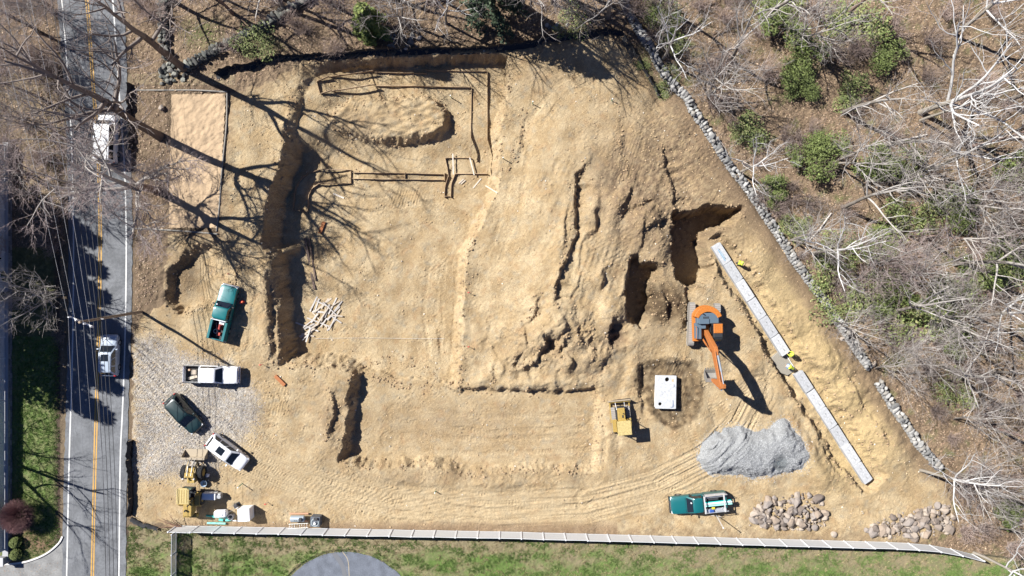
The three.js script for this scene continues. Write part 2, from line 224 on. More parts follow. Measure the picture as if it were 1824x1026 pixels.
// ---------------------------------------------------------------- the ground: soils and covers, as matter
const SOIL = { tan: [0.42, 0.302, 0.175], pale: [0.53, 0.412, 0.27], brown: [0.225, 0.155, 0.10], damp: [0.10, 0.064, 0.034], sand: [0.50, 0.37, 0.20], dark: [0.15, 0.10, 0.07], gravel: [0.46, 0.41, 0.36], straw: [0.60, 0.47, 0.31],
  litter: [0.205, 0.14, 0.092], litter2: [0.305, 0.22, 0.148], litter3: [0.10, 0.068, 0.05], moss: [0.14, 0.16, 0.055], grass: [0.125, 0.205, 0.045], dead: [0.29, 0.235, 0.15], mulch: [0.22, 0.14, 0.09] };
const matPoly = poly([[306, 168], [402, 170], [400, 235], [386, 410], [300, 404], [303, 300]]);
const greens = [[1170, 25, 30, 30], [1190, 60, 20, 26], [1150, 130, 14, 40], [1180, 165, 14, 18], [1335, 230, 22, 16], [1400, 400, 22, 14], [1450, 285, 26, 18], [1525, 60, 40, 20], [1430, 110, 26, 30], [1560, 420, 30, 14], [1500, 560, 40, 20], [1620, 570, 40, 24], [1700, 460, 40, 20], [1470, 300, 30, 12], [1370, 30, 40, 16], [1600, 640, 30, 16], [360, 60, 40, 30], [470, 80, 40, 20], [1750, 620, 30, 20]];
function cover(u, v, dry) {
  const f1 = fbm(n1, u / 60 + 3, v / 60, 3), f2 = fbm(n2, u / 16, v / 16 + 8, 3), f3 = n3(u / 3.3, v / 3.3), f4 = n2(u / 1.9 + 40, v / 1.9);
  const dS = sdist(site, u + 5 * n1(u / 20, v / 20), v + 5 * n2(u / 20, v / 20), 30);
  let c, kind = 'forest_floor';
  if (dS > 0) {
    kind = 'dirt_ground';
    c = mixc(SOIL.tan, SOIL.pale, clamp(0.45 + 0.9 * f1 + 0.5 * f2)); const sub1 = fbm(n3, u / 38 + 20, v / 38, 3), sub2 = fbm(n1, u / 30 + 70, v / 30, 3); c = mixc(c, [0.40, 0.25, 0.135], clamp(sub1 * 1.6 - 0.4) * 0.7); c = mixc(c, [0.36, 0.32, 0.255], clamp(sub2 * 1.6 - 0.4) * 0.75);
    const br = clamp(0.95 * bump2(u, v, 1210, 265, 130, 110) + 0.9 * bump2(u, v, 1290, 400, 70, 100) + 0.75 * bump2(u, v, 1150, 420, 80, 90) + 0.55 * bump2(u, v, 1090, 330, 60, 60) + 0.45 * bump2(u, v, 1000, 620, 110, 50) + 0.4 * bump2(u, v, 960, 130, 60, 40) + 0.75 * bump2(u, v, 640, 215, 50, 30) * 0.6 + 0.5 * bump2(u, v, 590, 740, 30, 70) + 0.6 * bump2(u, v, 310, 500, 40, 60) + 0.4 * bump2(u, v, 480, 560, 20, 100) + 0.35 * bump2(u, v, 720, 850, 220, 12) + 0.35 * bump2(u, v, 800, 760, 190, 46));
    c = mixc(c, SOIL.brown, clamp(br * (0.75 + 0.7 * f2)));
    const sd = clamp(bump2(u, v, 1430, 600, 60, 200, -0.58) + bump2(u, v, 1540, 730, 50, 90, -0.58) + bump2(u, v, 1500, 830, 60, 50)); c = mixc(c, SOIL.sand, clamp(0.85 * sd * (1 + 0.4 * f1)));
    const edge = ldist([[1215, 175], [1300, 310], [1400, 450], [1500, 600], [1560, 690], [1660, 830]], u + 9 * f2, v)[0]; c = mixc(c, SOIL.brown, 0.8 * (1 - sm(14, 40, edge)));
    const wet = sm(-3, 4, sdist(wetZone, u + 7 * f2, v + 7 * f1, 20)); c = mixc(c, SOIL.damp, wet * clamp(0.72 + 0.5 * f2));
    c = mixc(c, SOIL.damp, clamp(1.25 * bump2(u + 6 * f2, v + 6 * f1, 1178, 540, 44, 46) * (1 + 0.5 * f2) - 0.1));
    c = mixc(c, SOIL.dark, clamp(1.3 * bump2(u + 8 * f2, v + 8 * f1, 1092, 594, 22, 30) - 0.25));
    c = mixc(c, SOIL.damp, 0.6 * clamp(1.4 * bump2(u + 10 * f2, v, 325, 485, 26, 40) - 0.2));
    const hd = 1 - sm(16, 44, ldist(haul, u, v)[0]); c = mixc(c, SOIL.pale, hd * (0.55 + 0.3 * f2));
    c = mixc(c, SOIL.litter, (1 - sm(0, 24, dS + 12 * f2)) * 0.5 * sm(300, 340, u));
    const dl = sdist(lot, u + 16 * f2, v + 14 * f1, 40);
    if (dl > -2) { const k = sm(-2, 34, dl); const peb = f3 * 0.6 + f4 * 0.7; c = mixc(c, mixc([0.42, 0.38, 0.345], peb > 0 ? [0.70, 0.66, 0.64] : [0.22, 0.195, 0.19], clamp(Math.abs(peb))), k * clamp(0.85 + 0.5 * f2)); if (dl > 2) kind = 'gravel_lot'; }
    if (v > 916 && u < 1100) c = mixc(c, SOIL.mulch, 0.6 * sm(924, 940, v + 6 * f2));
  } else {
    c = mixc(SOIL.litter, SOIL.litter2, clamp(0.42 + 0.5 * f1 + 0.45 * f2));
    c = mixc(c, f3 > 0 ? SOIL.litter2 : SOIL.litter3, clamp(0.55 * Math.abs(f3) + 0.3 * Math.abs(f4)));
    for (const [gu, gv, ru, rv] of greens) { const k = bump2(u + 12 * f2, v + 12 * f1, gu, gv, ru, rv); if (k > 0.2) c = mixc(c, SOIL.moss, clamp(1.3 * (k - 0.2) * (0.7 + f3))); }
    c = mixc(c, SOIL.moss, 0.75 * clamp(fbm(n1, u / 45 + 60, v / 45, 3) * 1.8 - 0.35) * sm(1100, 1200, u));
    if (u < 420 && v > 130) c = mixc(c, SOIL.dead, 0.45 + 0.3 * f2);            // roadside verge
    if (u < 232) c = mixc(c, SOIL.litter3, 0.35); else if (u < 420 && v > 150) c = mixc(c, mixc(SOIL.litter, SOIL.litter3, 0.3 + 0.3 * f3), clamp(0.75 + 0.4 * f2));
    const lw = Math.max(sdist(lawnS, u + 3 * f2, v, 20), sdist(lawnW, u, v, 20), sdist(fieldW, u, v, 20));
    if (lw > 0) {
      kind = 'lawn'; const wl = u < 230 && v < 1000;
      const g = wl ? clamp(0.75 + 0.5 * f2) : clamp(-0.04 + 0.9 * fbm(n3, u / 90, v / 45, 4) + 0.3 * f2 + 0.2 * f3 + 0.75 * sm(955, 1030, v) - 0.45 * sm(1080, 1300, u) * (1 - sm(985, 1040, v)) + 0.2 * bump2(u, v, 860, 1005, 120, 25) - 0.5 * bump2(u, v, 660, 975, 120, 16));
      c = mixc(SOIL.dead, SOIL.grass, g); c = mixc(c, f4 > 0 ? SOIL.dead : SOIL.grass, 0.2 * Math.abs(f4));
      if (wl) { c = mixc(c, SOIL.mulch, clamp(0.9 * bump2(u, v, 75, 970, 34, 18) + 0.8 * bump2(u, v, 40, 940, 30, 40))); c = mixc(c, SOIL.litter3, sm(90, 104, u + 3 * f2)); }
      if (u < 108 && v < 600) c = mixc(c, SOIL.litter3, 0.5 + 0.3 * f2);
    }
  }
  const k = 1 + 0.10 * f3 + 0.09 * f4; return [c[0] * k, c[1] * k, c[2] * k, kind];
}
const grain = noiseTex(1024, (x, y) => { const a = tnoise(n1, x, y, 64), b = tnoise(n2, x, y, 150), c = tnoise(n3, x, y, 20); const k = 208 + 18 * a + 28 * b + 8 * c + (b > 0.72 ? 24 : 0) - (a < -0.7 ? 30 : 0); return [clamp(k, 0, 255), clamp(k, 0, 255), clamp(k - 2, 0, 255)]; });
const relief = noiseTex(1024, (x, y) => { const k = 128 + 60 * tnoise(n2, x, y, 90) + 50 * tnoise(n1, x, y, 38); return [clamp(k, 0, 255), clamp(k, 0, 255), clamp(k, 0, 255)]; }, false);
const groundMat = new THREE.MeshStandardMaterial({ vertexColors: true, roughness: 0.95, map: rep(grain, 1 / 9), bumpMap: rep(relief, 1 / 7), bumpScale: 0.07, color: col(1.2, 1.2, 1.14) });
{
  const N = NU * NV, pos = new Float32Array(N * 3), nor = new Float32Array(N * 3), uvs = new Float32Array(N * 2), cl = new Float32Array(N * 3), kinds = new Array(N);
  for (let j = 0; j < NV; j++) for (let i = 0; i < NU; i++) {
    const o = j * NU + i, u = U0 + i * STEP, v = V0 + j * STEP, p = V3((u - CU) / SC, HGT[o], (v - CV) / SC); pos.set([p.x, p.y, p.z], o * 3); uvs.set([p.x, p.z], o * 2);
    const c = cover(u, v); cl.set([c[0], c[1], c[2]], o * 3); kinds[o] = c[3];
  }
  for (let j = 0; j < NV; j++) for (let i = 0; i < NU; i++) {
    const o = j * NU + i, l = i ? o - 1 : o, r = i < NU - 1 ? o + 1 : o, t = j ? o - NU : o, b = j < NV - 1 ? o + NU : o;
    const gx = (HGT[r] - HGT[l]) / (pos[r * 3] - pos[l * 3]), gz = (HGT[b] - HGT[t]) / (pos[b * 3 + 2] - pos[t * 3 + 2]), L = Math.hypot(gx, 1, gz); nor.set([-gx / L, 1 / L, -gz / L], o * 3);
  }
  for (const kind of ['dirt_ground', 'gravel_lot', 'lawn', 'forest_floor']) {
    const idx = [], re = new Map(), order = []; const at = (o) => { let k = re.get(o); if (k === undefined) { k = order.length; re.set(o, k); order.push(o); } return k; };
    for (let j = 0; j < NV - 1; j++) for (let i = 0; i < NU - 1; i++) {
      const o = j * NU + i; if (kinds[o] !== kind) continue;
      const a = at(o), b = at(o + 1), c = at(o + NU), d = at(o + NU + 1); idx.push(a, c, b, b, c, d);
    }
    const g = new THREE.BufferGeometry(), pick = (s, w) => { const d = new Float32Array(order.length * w); order.forEach((o, k) => { for (let q = 0; q < w; q++) d[k * w + q] = s[o * w + q]; }); return new THREE.BufferAttribute(d, w); };
    g.setAttribute('position', pick(pos, 3)); g.setAttribute('normal', pick(nor, 3)); g.setAttribute('uv', pick(uvs, 2)); g.setAttribute('color', pick(cl, 3)); g.setIndex(idx);
    structure(kind, g, groundMat);
  }
  // the land beyond
  const a = P(U0, V0), b = P(U0 + (NU - 1) * STEP, V0 + (NV - 1) * STEP), s = new THREE.Shape([[-500, -500], [500, -500], [500, 500], [-500, 500]].map((p) => new THREE.Vector2(...p)));
  s.holes.push(new THREE.Path([[a.x, -a.z], [b.x, -a.z], [b.x, -b.z], [a.x, -b.z]].map((p) => new THREE.Vector2(...p))));
  const g = new THREE.ShapeGeometry(s); g.rotateX(-Math.PI / 2); g.translate(0, -0.05, 0);
  structure('surrounding_land', g, std(0.27, 0.19, 0.125, 0.95, 0, { map: rep(grain, 1 / 9) }));
}
// ---------------------------------------------------------------- road, court, driveway
function ribbon(line, w, y, uvScale = 1) {  // flat strip along a plan polyline (smoothed)
  const crv = new THREE.CatmullRomCurve3(line.map(([u, v]) => P(u, v, 0))), n = line.length * 12, pos = [], uv = [], idx = []; let run = 0, last = null;
  for (let i = 0; i <= n; i++) {
    const p = crv.getPoint(i / n), t = crv.getTangent(i / n), nx = -t.z, nz = t.x; if (last) run += p.distanceTo(last); last = p.clone();
    for (const s of [-0.5, 0.5]) { pos.push(p.x + nx * w * s, y, p.z + nz * w * s); uv.push(s * w, run); }
    if (i < n) { const o = i * 2; idx.push(o, o + 2, o + 1, o + 1, o + 2, o + 3); }
  }
  const g = new THREE.BufferGeometry(); g.setAttribute('position', new THREE.Float32BufferAttribute(pos, 3)); g.setAttribute('uv', new THREE.Float32BufferAttribute(uv, 2)); g.setIndex(idx); g.computeVertexNormals();
  if (g.attributes.normal.getY(0) < 0) { for (let i = 0; i < idx.length; i += 3) [idx[i], idx[i + 1]] = [idx[i + 1], idx[i]]; g.setIndex(idx); g.computeVertexNormals(); }
  return g;
}
const asphalt = noiseTex(1024, (x, y) => { const k = 205 + 16 * tnoise(n1, x, y, 120) + 13 * tnoise(n2, x, y, 30) + 20 * tnoise(n3, x, y, 6) - (Math.abs(tnoise(n1, x + 0.001, y, 9)) < 0.012 ? 34 : 0); return [clamp(k, 0, 255), clamp(k + 1, 0, 255), clamp(k + 2, 0, 255)]; });
const roadMat = std(0.225, 0.232, 0.245, 0.9, 0, { map: rep(asphalt, 1 / 14), bumpMap: rep(relief, 1 / 3), bumpScale: 0.008 });
{
  const n = 160, pos = [], uv = [], idx = [], L = new THREE.CatmullRomCurve3(roadLeft.map(([u, v]) => P(u, v, 0))), R = new THREE.CatmullRomCurve3(roadRight.map(([u, v]) => P(u, v, 0)));
  for (let i = 0; i <= n; i++) {
    const a = L.getPoint(i / n), b = R.getPoint(i / n); a.x += 0.10 * n1(a.z / 1.1, 3); b.x += 0.10 * n1(b.z / 1.1, 9);
    for (let k = 0; k <= 8; k++) { const t = k / 8, x = lerp(a.x, b.x, t), z = lerp(a.z, b.z, t); pos.push(x, 0.0 + 0.05 * (1 - (2 * t - 1) ** 2), z); uv.push(x, z); }
    if (i < n) for (let k = 0; k < 8; k++) { const o = i * 9 + k; idx.push(o, o + 9, o + 1, o + 1, o + 9, o + 10); }
  }
  const g = new THREE.BufferGeometry(); g.setAttribute('position', new THREE.Float32BufferAttribute(pos, 3)); g.setAttribute('uv', new THREE.Float32BufferAttribute(uv, 2)); g.setIndex(idx); g.computeVertexNormals();
  structure('road', g, roadMat);
  const ext = new THREE.PlaneGeometry(7.2, 300); // the road goes on beyond the view
  ext.rotateX(-Math.PI / 2); const s1 = ext.clone(); s1.translate(P(165, 0).x, -0.01, P(0, 1090).z + 150); const s2 = ext.clone(); s2.rotateY(0.19); s2.translate(P(152, 0).x - 28.3, -0.01, P(0, -60).z - 147); structure('road', merge(s1, s2), roadMat);
}
const wornTex = (seed) => noiseTex(256, (x, y) => { const k = tnoise(n2, x, (y + seed) % 1, 40) > 0.55 ? 150 : 232 + 14 * tnoise(n1, x, y, 20); return [k, k, k]; });
const worn = wornTex(0.3), whitePaint = std(0.78, 0.78, 0.76, 0.7, 0, { map: rep(worn, 1, 0.4) }), yellowPaint = std(0.66, 0.38, 0.085, 0.7, 0, { map: rep(worn, 1, 0.4) });
const edgeL = [[103, -50], [110, 0], [117, 80], [124, 180], [128, 256], [131, 400], [131, 520], [128, 680], [124, 800], [119, 1026], [118, 1070]], edgeR = [[193, -50], [201, 0], [206, 70], [212, 160], [218, 240], [222, 300], [225, 420], [223, 600], [218, 740], [215, 800], [212, 1026], [211, 1070]], mid = [[148, -50], [155, 0], [160, 60], [167, 160], [173, 230], [177, 320], [179, 420], [177, 560], [173, 700], [169, 850], [165, 1026], [164, 1070]];
for (const l of [edgeL, edgeR]) structure('road_edge_line', ribbon(l, 0.15, 0.028), whitePaint);
for (const d of [-2.0, 2.0]) structure('road_centre_line', ribbon(mid.map(([u, v]) => [u + d, v]), 0.14, 0.058), yellowPaint);
{
  const c = P(...courtC), s = new THREE.Shape(); for (let i = 0; i <= 90; i++) { const a = i / 90 * Math.PI * 2, r = courtR / SC + 0.09 * n1(Math.cos(a) * 9, Math.sin(a) * 9); s[i ? 'lineTo' : 'moveTo'](c.x + r * Math.cos(a), -(c.z + r * Math.sin(a))); }
  const g = new THREE.ShapeGeometry(s); g.rotateX(-Math.PI / 2); g.translate(0, -0.54, 0); structure('asphalt_court', g, std(0.205, 0.225, 0.27, 0.88, 0, { map: rep(asphalt, 1 / 7), bumpMap: rep(relief, 1 / 3), bumpScale: 0.008 }));
  structure('asphalt_patch', ribbon([[592, 988], [601, 1000], [609, 1014], [612, 1030], [612, 1060]], 0.5, -0.53), std(0.14, 0.145, 0.16, 0.92));
  structure('asphalt_seam', ribbon([[608, 986], [617, 1000], [620, 1030]], 0.06, -0.5345), std(0.42, 0.34, 0.22, 0.9));
  const e = new THREE.Shape(drive.pts.map(([u, v]) => { const p = P(u, v); return new THREE.Vector2(p.x, -p.z); })), q = new THREE.ShapeGeometry(e); q.rotateX(-Math.PI / 2); q.translate(0, -0.012, 0); structure('driveway', q, std(0.34, 0.335, 0.325, 0.9, 0, { map: rep(asphalt, 1 / 9) }));
  const k = new THREE.CatmullRomCurve3([[112, 955], [106, 966], [84, 985], [51, 999], [20, 1004], [-30, 1005]].map(([u, v]) => P(u, v, 0.02)));
  structure('driveway_kerb', new THREE.ExtrudeGeometry(new THREE.Shape([[-0.1, -0.09], [0.12, -0.09], [0.12, 0.07], [-0.1, 0.09]].map((p) => new THREE.Vector2(...p))), { extrudePath: k, steps: 60, bevelEnabled: false }), std(0.62, 0.60, 0.57, 0.85));
}
// ---------------------------------------------------------------- trees and shrubs
class Wood {                                // collects tapered branches into one geometry
  constructor() { this.p = []; this.n = []; this.c = []; this.i = []; }
  tube(pts, rads, sides, colour) {
    const base = this.p.length / 3, n = pts.length, T = new THREE.Vector3(), A = new THREE.Vector3(), B = new THREE.Vector3();
    for (let k = 0; k < n; k++) {
      T.subVectors(pts[Math.min(k + 1, n - 1)], pts[Math.max(k - 1, 0)]).normalize(); A.set(Math.abs(T.y) > 0.9 ? 1 : 0, Math.abs(T.y) > 0.9 ? 0 : 1, 0).cross(T).normalize(); B.crossVectors(T, A);
      const c = colour(k / (n - 1), pts[k]);
      for (let s = 0; s < sides; s++) { const a = s / sides * Math.PI * 2, ca = Math.cos(a), sa = Math.sin(a), nx = A.x * ca + B.x * sa, ny = A.y * ca + B.y * sa, nz = A.z * ca + B.z * sa; this.p.push(pts[k].x + nx * rads[k], pts[k].y + ny * rads[k], pts[k].z + nz * rads[k]); this.n.push(nx, ny, nz); this.c.push(c[0], c[1], c[2]); }
      if (k) for (let s = 0; s < sides; s++) { const o = base + (k - 1) * sides, q = (s + 1) % sides; this.i.push(o + s, o + q, o + sides + s, o + q, o + sides + q, o + sides + s); }
    }
  }
  leaf(p, size, r, colour, flat = 0.5) {    // one small folded face
    const o = this.p.length / 3, a = r() * 6.283, t = (r() - 0.5) * 2 * (1 - flat), X = new THREE.Vector3(Math.cos(a), t * 0.6, Math.sin(a)), Y = new THREE.Vector3(-Math.sin(a), (r() - 0.3) * (1.6 - flat), Math.cos(a)), N = new THREE.Vector3().crossVectors(Y, X).normalize(); const flip = N.y < 0; if (flip) N.negate();
    for (const [x, y] of [[-1, 0], [0, -0.5], [1, 0], [0, 0.5]]) { this.p.push(p.x + (X.x * x + Y.x * y) * size, p.y + (X.y * x + Y.y * y) * size, p.z + (X.z * x + Y.z * y) * size); this.n.push(N.x, N.y, N.z); this.c.push(colour[0], colour[1], colour[2]); }
    this.i.push(...(flip ? [o, o + 1, o + 2, o, o + 2, o + 3] : [o, o + 2, o + 1, o, o + 3, o + 2]));
  }
  geo() { const g = new THREE.BufferGeometry(); g.setAttribute('position', new THREE.Float32BufferAttribute(this.p, 3)); g.setAttribute('normal', new THREE.Float32BufferAttribute(this.n, 3)); g.setAttribute('color', new THREE.Float32BufferAttribute(this.c, 3)); g.setIndex(this.i); return g; }
}
const barkMat = new THREE.MeshStandardMaterial({ vertexColors: true, roughness: 0.9 }), leafMat = new THREE.MeshStandardMaterial({ vertexColors: true, roughness: 0.75, side: THREE.DoubleSide });
const BARK = { grey: { trunk: [0.21, 0.185, 0.16], limb: [0.37, 0.345, 0.32], twig: [0.32, 0.285, 0.265] }, white: { trunk: [0.25, 0.225, 0.19], limb: [0.50, 0.49, 0.48], twig: [0.36, 0.33, 0.31] }, red: { trunk: [0.17, 0.115, 0.095], limb: [0.36, 0.33, 0.30], twig: [0.33, 0.265, 0.25] }, brown: { trunk: [0.13, 0.10, 0.085], limb: [0.21, 0.175, 0.155], twig: [0.30, 0.25, 0.235] } };
// bare broadleaf: h height, spread crown radius, split where the trunk ends, twigs density, forks at the base
function growTree({ seed, h, spread, split = 0.4, r0 = 0.24, bark = 'grey', dens = 0.6, upright = 0.5, forks = 1, lean = [0, 0], gnarl = 0.25, bushy = 1 }) {
  const r = rng(seed), W = new Wood(), C = new Wood(), B = BARK[bark], rv = () => r() * 2 - 1;
  const cl = (kind) => { const k = 0.86 + 0.28 * r(); const c = B[kind]; return (t, p) => { const m = k * (1 + 0.16 * n1(p.x * 2 + p.y * 3, p.z * 2)); return [c[0] * m, c[1] * m, c[2] * m]; }; };
  function walk(p, d, len, segs, bend, lift) { const pts = [p.clone()], q = p.clone(), e = d.clone(); for (let i = 0; i < segs; i++) { e.x += rv() * bend; e.z += rv() * bend; e.y += rv() * bend * 0.6 + lift / segs; e.normalize(); q.addScaledVector(e, len / segs); pts.push(q.clone()); } return [pts, e]; }
  const taper = (a, b, n) => Array.from({ length: n + 1 }, (_, i) => lerp(a, b, i / n));
  function twig(p, d, len) {
    const [pts, e] = walk(p, d, len, 2, 0.28, 0.1); C.tube(pts, [0.015, 0.011, 0.006], 3, cl('twig'));
    const k = Math.floor((0.6 + 1.6 * r()) * dens); for (let i = 0; i < k; i++) { const t = 0.25 + 0.7 * r(), q = pts[0].clone().lerp(pts[2], t), f = e.clone().add(V3(rv(), rv() * 0.7 + 0.1, rv()).multiplyScalar(0.85)).normalize(); const l = len * (0.35 + 0.4 * r()); C.tube([q, q.clone().addScaledVector(f, l)], [0.0105, 0.005], 3, cl('twig')); }
  }
  function limb(p, d, len, rad, depth) {
    const segs = depth === 0 ? 6 : depth === 1 ? 5 : 4, [pts] = walk(p, d, len, segs, gnarl * (0.7 + 0.35 * depth), (upright - 0.25) * (0.6 - depth * 0.15));
    (depth < 2 ? W : C).tube(pts, taper(rad, rad * (depth < 2 ? 0.4 : 0.45), segs), depth === 0 ? 7 : depth === 1 ? 5 : 4, cl(depth < 2 || rad > 0.03 ? 'limb' : 'twig'));
    const kids = depth === 0 ? 4 + Math.floor(3 * r()) : depth === 1 ? Math.round((3 + Math.floor(2 * r())) * bushy) : Math.round(3.4 * dens);
    for (let i = 0; i < kids; i++) {
      const t = depth === 2 ? (i + r()) / kids : 0.28 + 0.72 * (i + 0.6 * r()) / kids, f = Math.min(segs - 1, Math.floor(t * segs)), q = pts[f].clone().lerp(pts[f + 1], t * segs - f), ax = pts[f + 1].clone().sub(pts[f]).normalize();
      const side = V3(rv(), rv() * 0.5 + 0.18 * upright, rv()).normalize(), nd = ax.multiplyScalar(0.75).addScaledVector(side, 0.8).normalize();
      if (depth < 2) limb(q, nd, len * (0.42 + 0.28 * r()), rad * 0.55 * (1 - 0.45 * t), depth + 1); else twig(q, nd, 0.7 + 0.75 * r());
    }
    if (depth < 2) for (let i = 0; i < 2 * dens; i++) twig(pts[segs].clone(), pts[segs].clone().sub(pts[segs - 1]).normalize().add(V3(rv(), rv(), rv()).multiplyScalar(0.5)).normalize(), 0.9);
  }
  for (let f = 0; f < forks; f++) {
    const d0 = V3(lean[0] + rv() * 0.1 * forks, 1, lean[1] + rv() * 0.1 * forks).normalize(), hs = h * split * (0.85 + 0.3 * r()), rr = r0 / Math.sqrt(forks);
    const start = V3(forks > 1 ? rv() * 0.25 : 0, -0.25, forks > 1 ? rv() * 0.25 : 0), [pts, e] = walk(start, d0, hs, 6, 0.05, 0);
    const rads = taper(rr, rr * 0.72, 6); rads[0] *= 1.25; W.tube(pts, rads, 9, cl('trunk'));
    const limbs = 3 + Math.floor(3 * r()), rest = h - hs;
    // the leader and the main limbs round it
    const [lp] = walk(pts[6], e, rest * 0.8, 6, 0.12, 0.1); W.tube(lp, taper(rr * 0.68, 0.03, 6), 7, cl('limb'));
    for (let i = 1; i < 7; i++) { const q = lp[Math.min(i, 6)], a = i * 2.4 + r(); limb(q, V3(Math.cos(a), 0.25 + upright * 0.8, Math.sin(a)).normalize(), spread * (1.05 - i * 0.1) * (0.7 + 0.4 * r()), rr * 0.36 * (1.1 - i * 0.12), 1); }
    for (let i = 0; i < limbs; i++) { const a = i / limbs * 6.283 + r() * 1.2, q = pts[5 + (i % 2)]; limb(q, V3(Math.cos(a), 0.3 + upright * (0.5 + r()), Math.sin(a)).normalize(), Math.hypot(spread, rest * upright * 0.6) * (0.75 + 0.35 * r()), rr * 0.5, 0); }
  }
  const T = W.geo(), K = C.geo(); return { T, K, tris: (W.i.length + C.i.length) / 3 };
}
function treeThing(name, g, label, group) { const t = thing(name, label, 'tree', group); part(t, 'trunk', g.T, barkMat); part(t, 'crown', g.K, barkMat); return t; }
const protos = [
  { seed: 101, h: 19, spread: 4.6, bark: 'grey', split: 0.42, upright: 0.75, r0: 0.27 }, { seed: 102, h: 16, spread: 4.2, bark: 'grey', split: 0.35, upright: 0.6, r0: 0.24, forks: 2 },
  { seed: 103, h: 21, spread: 5.2, bark: 'white', split: 0.4, upright: 0.7, r0: 0.23, gnarl: 0.32 }, { seed: 104, h: 13, spread: 3.6, bark: 'grey', split: 0.3, upright: 0.7, r0: 0.14, forks: 3 },
  { seed: 105, h: 18, spread: 4.4, bark: 'red', split: 0.45, upright: 0.7, r0: 0.21 }, { seed: 106, h: 10, spread: 2.8, bark: 'red', split: 0.25, upright: 0.6, r0: 0.1, forks: 3, dens: 0.7 },
].map((o) => growTree(o));
const big = { A: growTree({ seed: 201, h: 27, spread: 6.0, bark: 'brown', split: 0.42, r0: 0.47, upright: 0.65, dens: 0.8 }), B: growTree({ seed: 202, h: 18, spread: 6.6, bark: 'red', split: 0.36, r0: 0.46, upright: 0.3, dens: 2.2, bushy: 2.4 }), C: growTree({ seed: 203, h: 25, spread: 6.5, bark: 'brown', split: 0.4, r0: 0.42, upright: 0.6, dens: 0.8 }), S: growTree({ seed: 204, h: 20, spread: 7.5, bark: 'white', split: 0.3, r0: 0.33, upright: 0.5, gnarl: 0.36 }), L: growTree({ seed: 205, h: 17, spread: 6.8, bark: 'brown', split: 0.2, r0: 0.42, upright: 0.55, dens: 1.5 }) };
function plant(t, u, v, turn = 0, scale = 1, leanX = 0, leanZ = 0) { const p = G(u, v, -0.05); t.position.copy(p); t.rotation.set(leanZ, turn, -leanX, 'YXZ'); t.scale.setScalar(scale); return t; }
// trees that stand by themselves
plant(treeThing('roadside_tree', big.A, 'tall bare tree with reddish trunk base beside the straw mat, nearest the white van'), 284, 243, 0.4);
plant(treeThing('roadside_tree', big.B, 'tall bare tree with dense reddish twigs spreading over the road'), 281, 340, 2.2);
plant(treeThing('roadside_tree', big.C, 'tall dark bare tree rising from the heap of stones where two stone walls meet'), 329, 122, 1.0);
plant(treeThing('sycamore_tree', big.S, 'white barked bare tree with thick crooked limbs near the upper right corner'), 1640, 200, 2.6);
plant(treeThing('yard_tree', big.L, 'bare spreading tree left of the lawn whose shadow branches across the road'), -34, 792, 0.2);
// the woods
const woodland = [ // u, v, prototype, scale
  [1181, 105, 2, 0.72], [1265, 167, 1, 0.85], [1300, 108, 0, 0.75], [1318, 308, 2, 0.62], [1408, 426, 1, 0.7], [1450, 451, 2, 0.8], [1082, 32, 0, 0.95], [1192, 20, 4, 0.8], [1495, 575, 1, 0.62], [1560, 655, 3, 0.8], [1640, 838, 2, 0.75], [1735, 985, 2, 0.7],
  [1350, 40, 0, 0.85], [1420, 70, 1, 0.8], [1500, 30, 4, 0.85], [1700, 60, 2, 0.9], [1500, 200, 0, 0.8], 
  [1480, 290, 1, 0.8], [1560, 262, 0, 0.75], [1640, 215, 2, 0.75], [1600, 330, 1, 0.85], [1500, 370, 0, 0.8], [1655, 300, 2, 0.85], [1700, 360, 1, 0.9], [1640, 420, 4, 0.8], [1540, 470, 5, 1.2], [1610, 490, 1, 0.8], [1700, 470, 0, 0.85], [1760, 420, 3, 1], [1580, 555, 0, 0.7], [1660, 560, 1, 0.85], [1730, 560, 2, 0.8], [1610, 620, 3, 0.9], [1680, 650, 0, 0.8], [1760, 660, 1, 0.9], [1700, 745, 3, 0.9], [1770, 760, 4, 0.8], [1700, 845, 1, 0.8], [1760, 870, 0, 0.8], [1780, 940, 3, 0.9], [1800, 330, 5, 1.3], [1730, 260, 4, 0.85], [1790, 180, 0, 0.9], [1800, 540, 1, 0.8],
];
const northWood = [[415, 25, 4, 0.85], [505, 15, 0, 0.9], [560, -10, 4, 0.95], [612, 20, 5, 1], [715, 40, 1, 0.85], [770, -12, 4, 0.95], [795, 42, 2, 0.62], [860, -20, 0, 0.9], [915, -5, 4, 0.9], [985, 10, 1, 0.9], [1022, 22, 3, 0.85], [650, -30, 0, 1], [360, -20, 1, 0.9], [455, -25, 4, 1], [260, -25, 0, 1], [940, -35, 4, 1.05], [1010, -30, 0, 1], [930, 12, 0, 1.05], [995, -6, 1, 1.15]];
const westWood = [[62, 170, 4, 0.7], [30, 110, 5, 1.2], [70, 60, 3, 0.8], [20, 30, 4, 0.8], [85, 130, 5, 0.9], [40, 215, 5, 1.3], [88, 225, 3, 0.8], [14, 290, 4, 0.8], [60, 310, 5, 1.3], [95, 20, 5, 1.0]];
const used = new Map();
function stand(list, label, group, specials = {}) {
  list.forEach(([u, v, k, s], i) => {
    const lb = specials[i] || label[k] + place(u, v), key = k, r = rng(900 + i * 7 + k); let t;
    const first = used.get(key); if (!first) { t = treeThing('bare_tree', protos[k], lb, group); used.set(key, t); } else { t = copyOf(first, lb); t.userData.group = group; }
    if (specials[i]) delete t.userData.group; plant(t, u, v, r() * 6.28, s, (r() - 0.5) * 0.14, (r() - 0.5) * 0.14);
  });
}
const wallAt = [[1103, -30], [1172, 115], [1222, 172], [1308, 308], [1412, 462], [1548, 656], [1672, 832]];
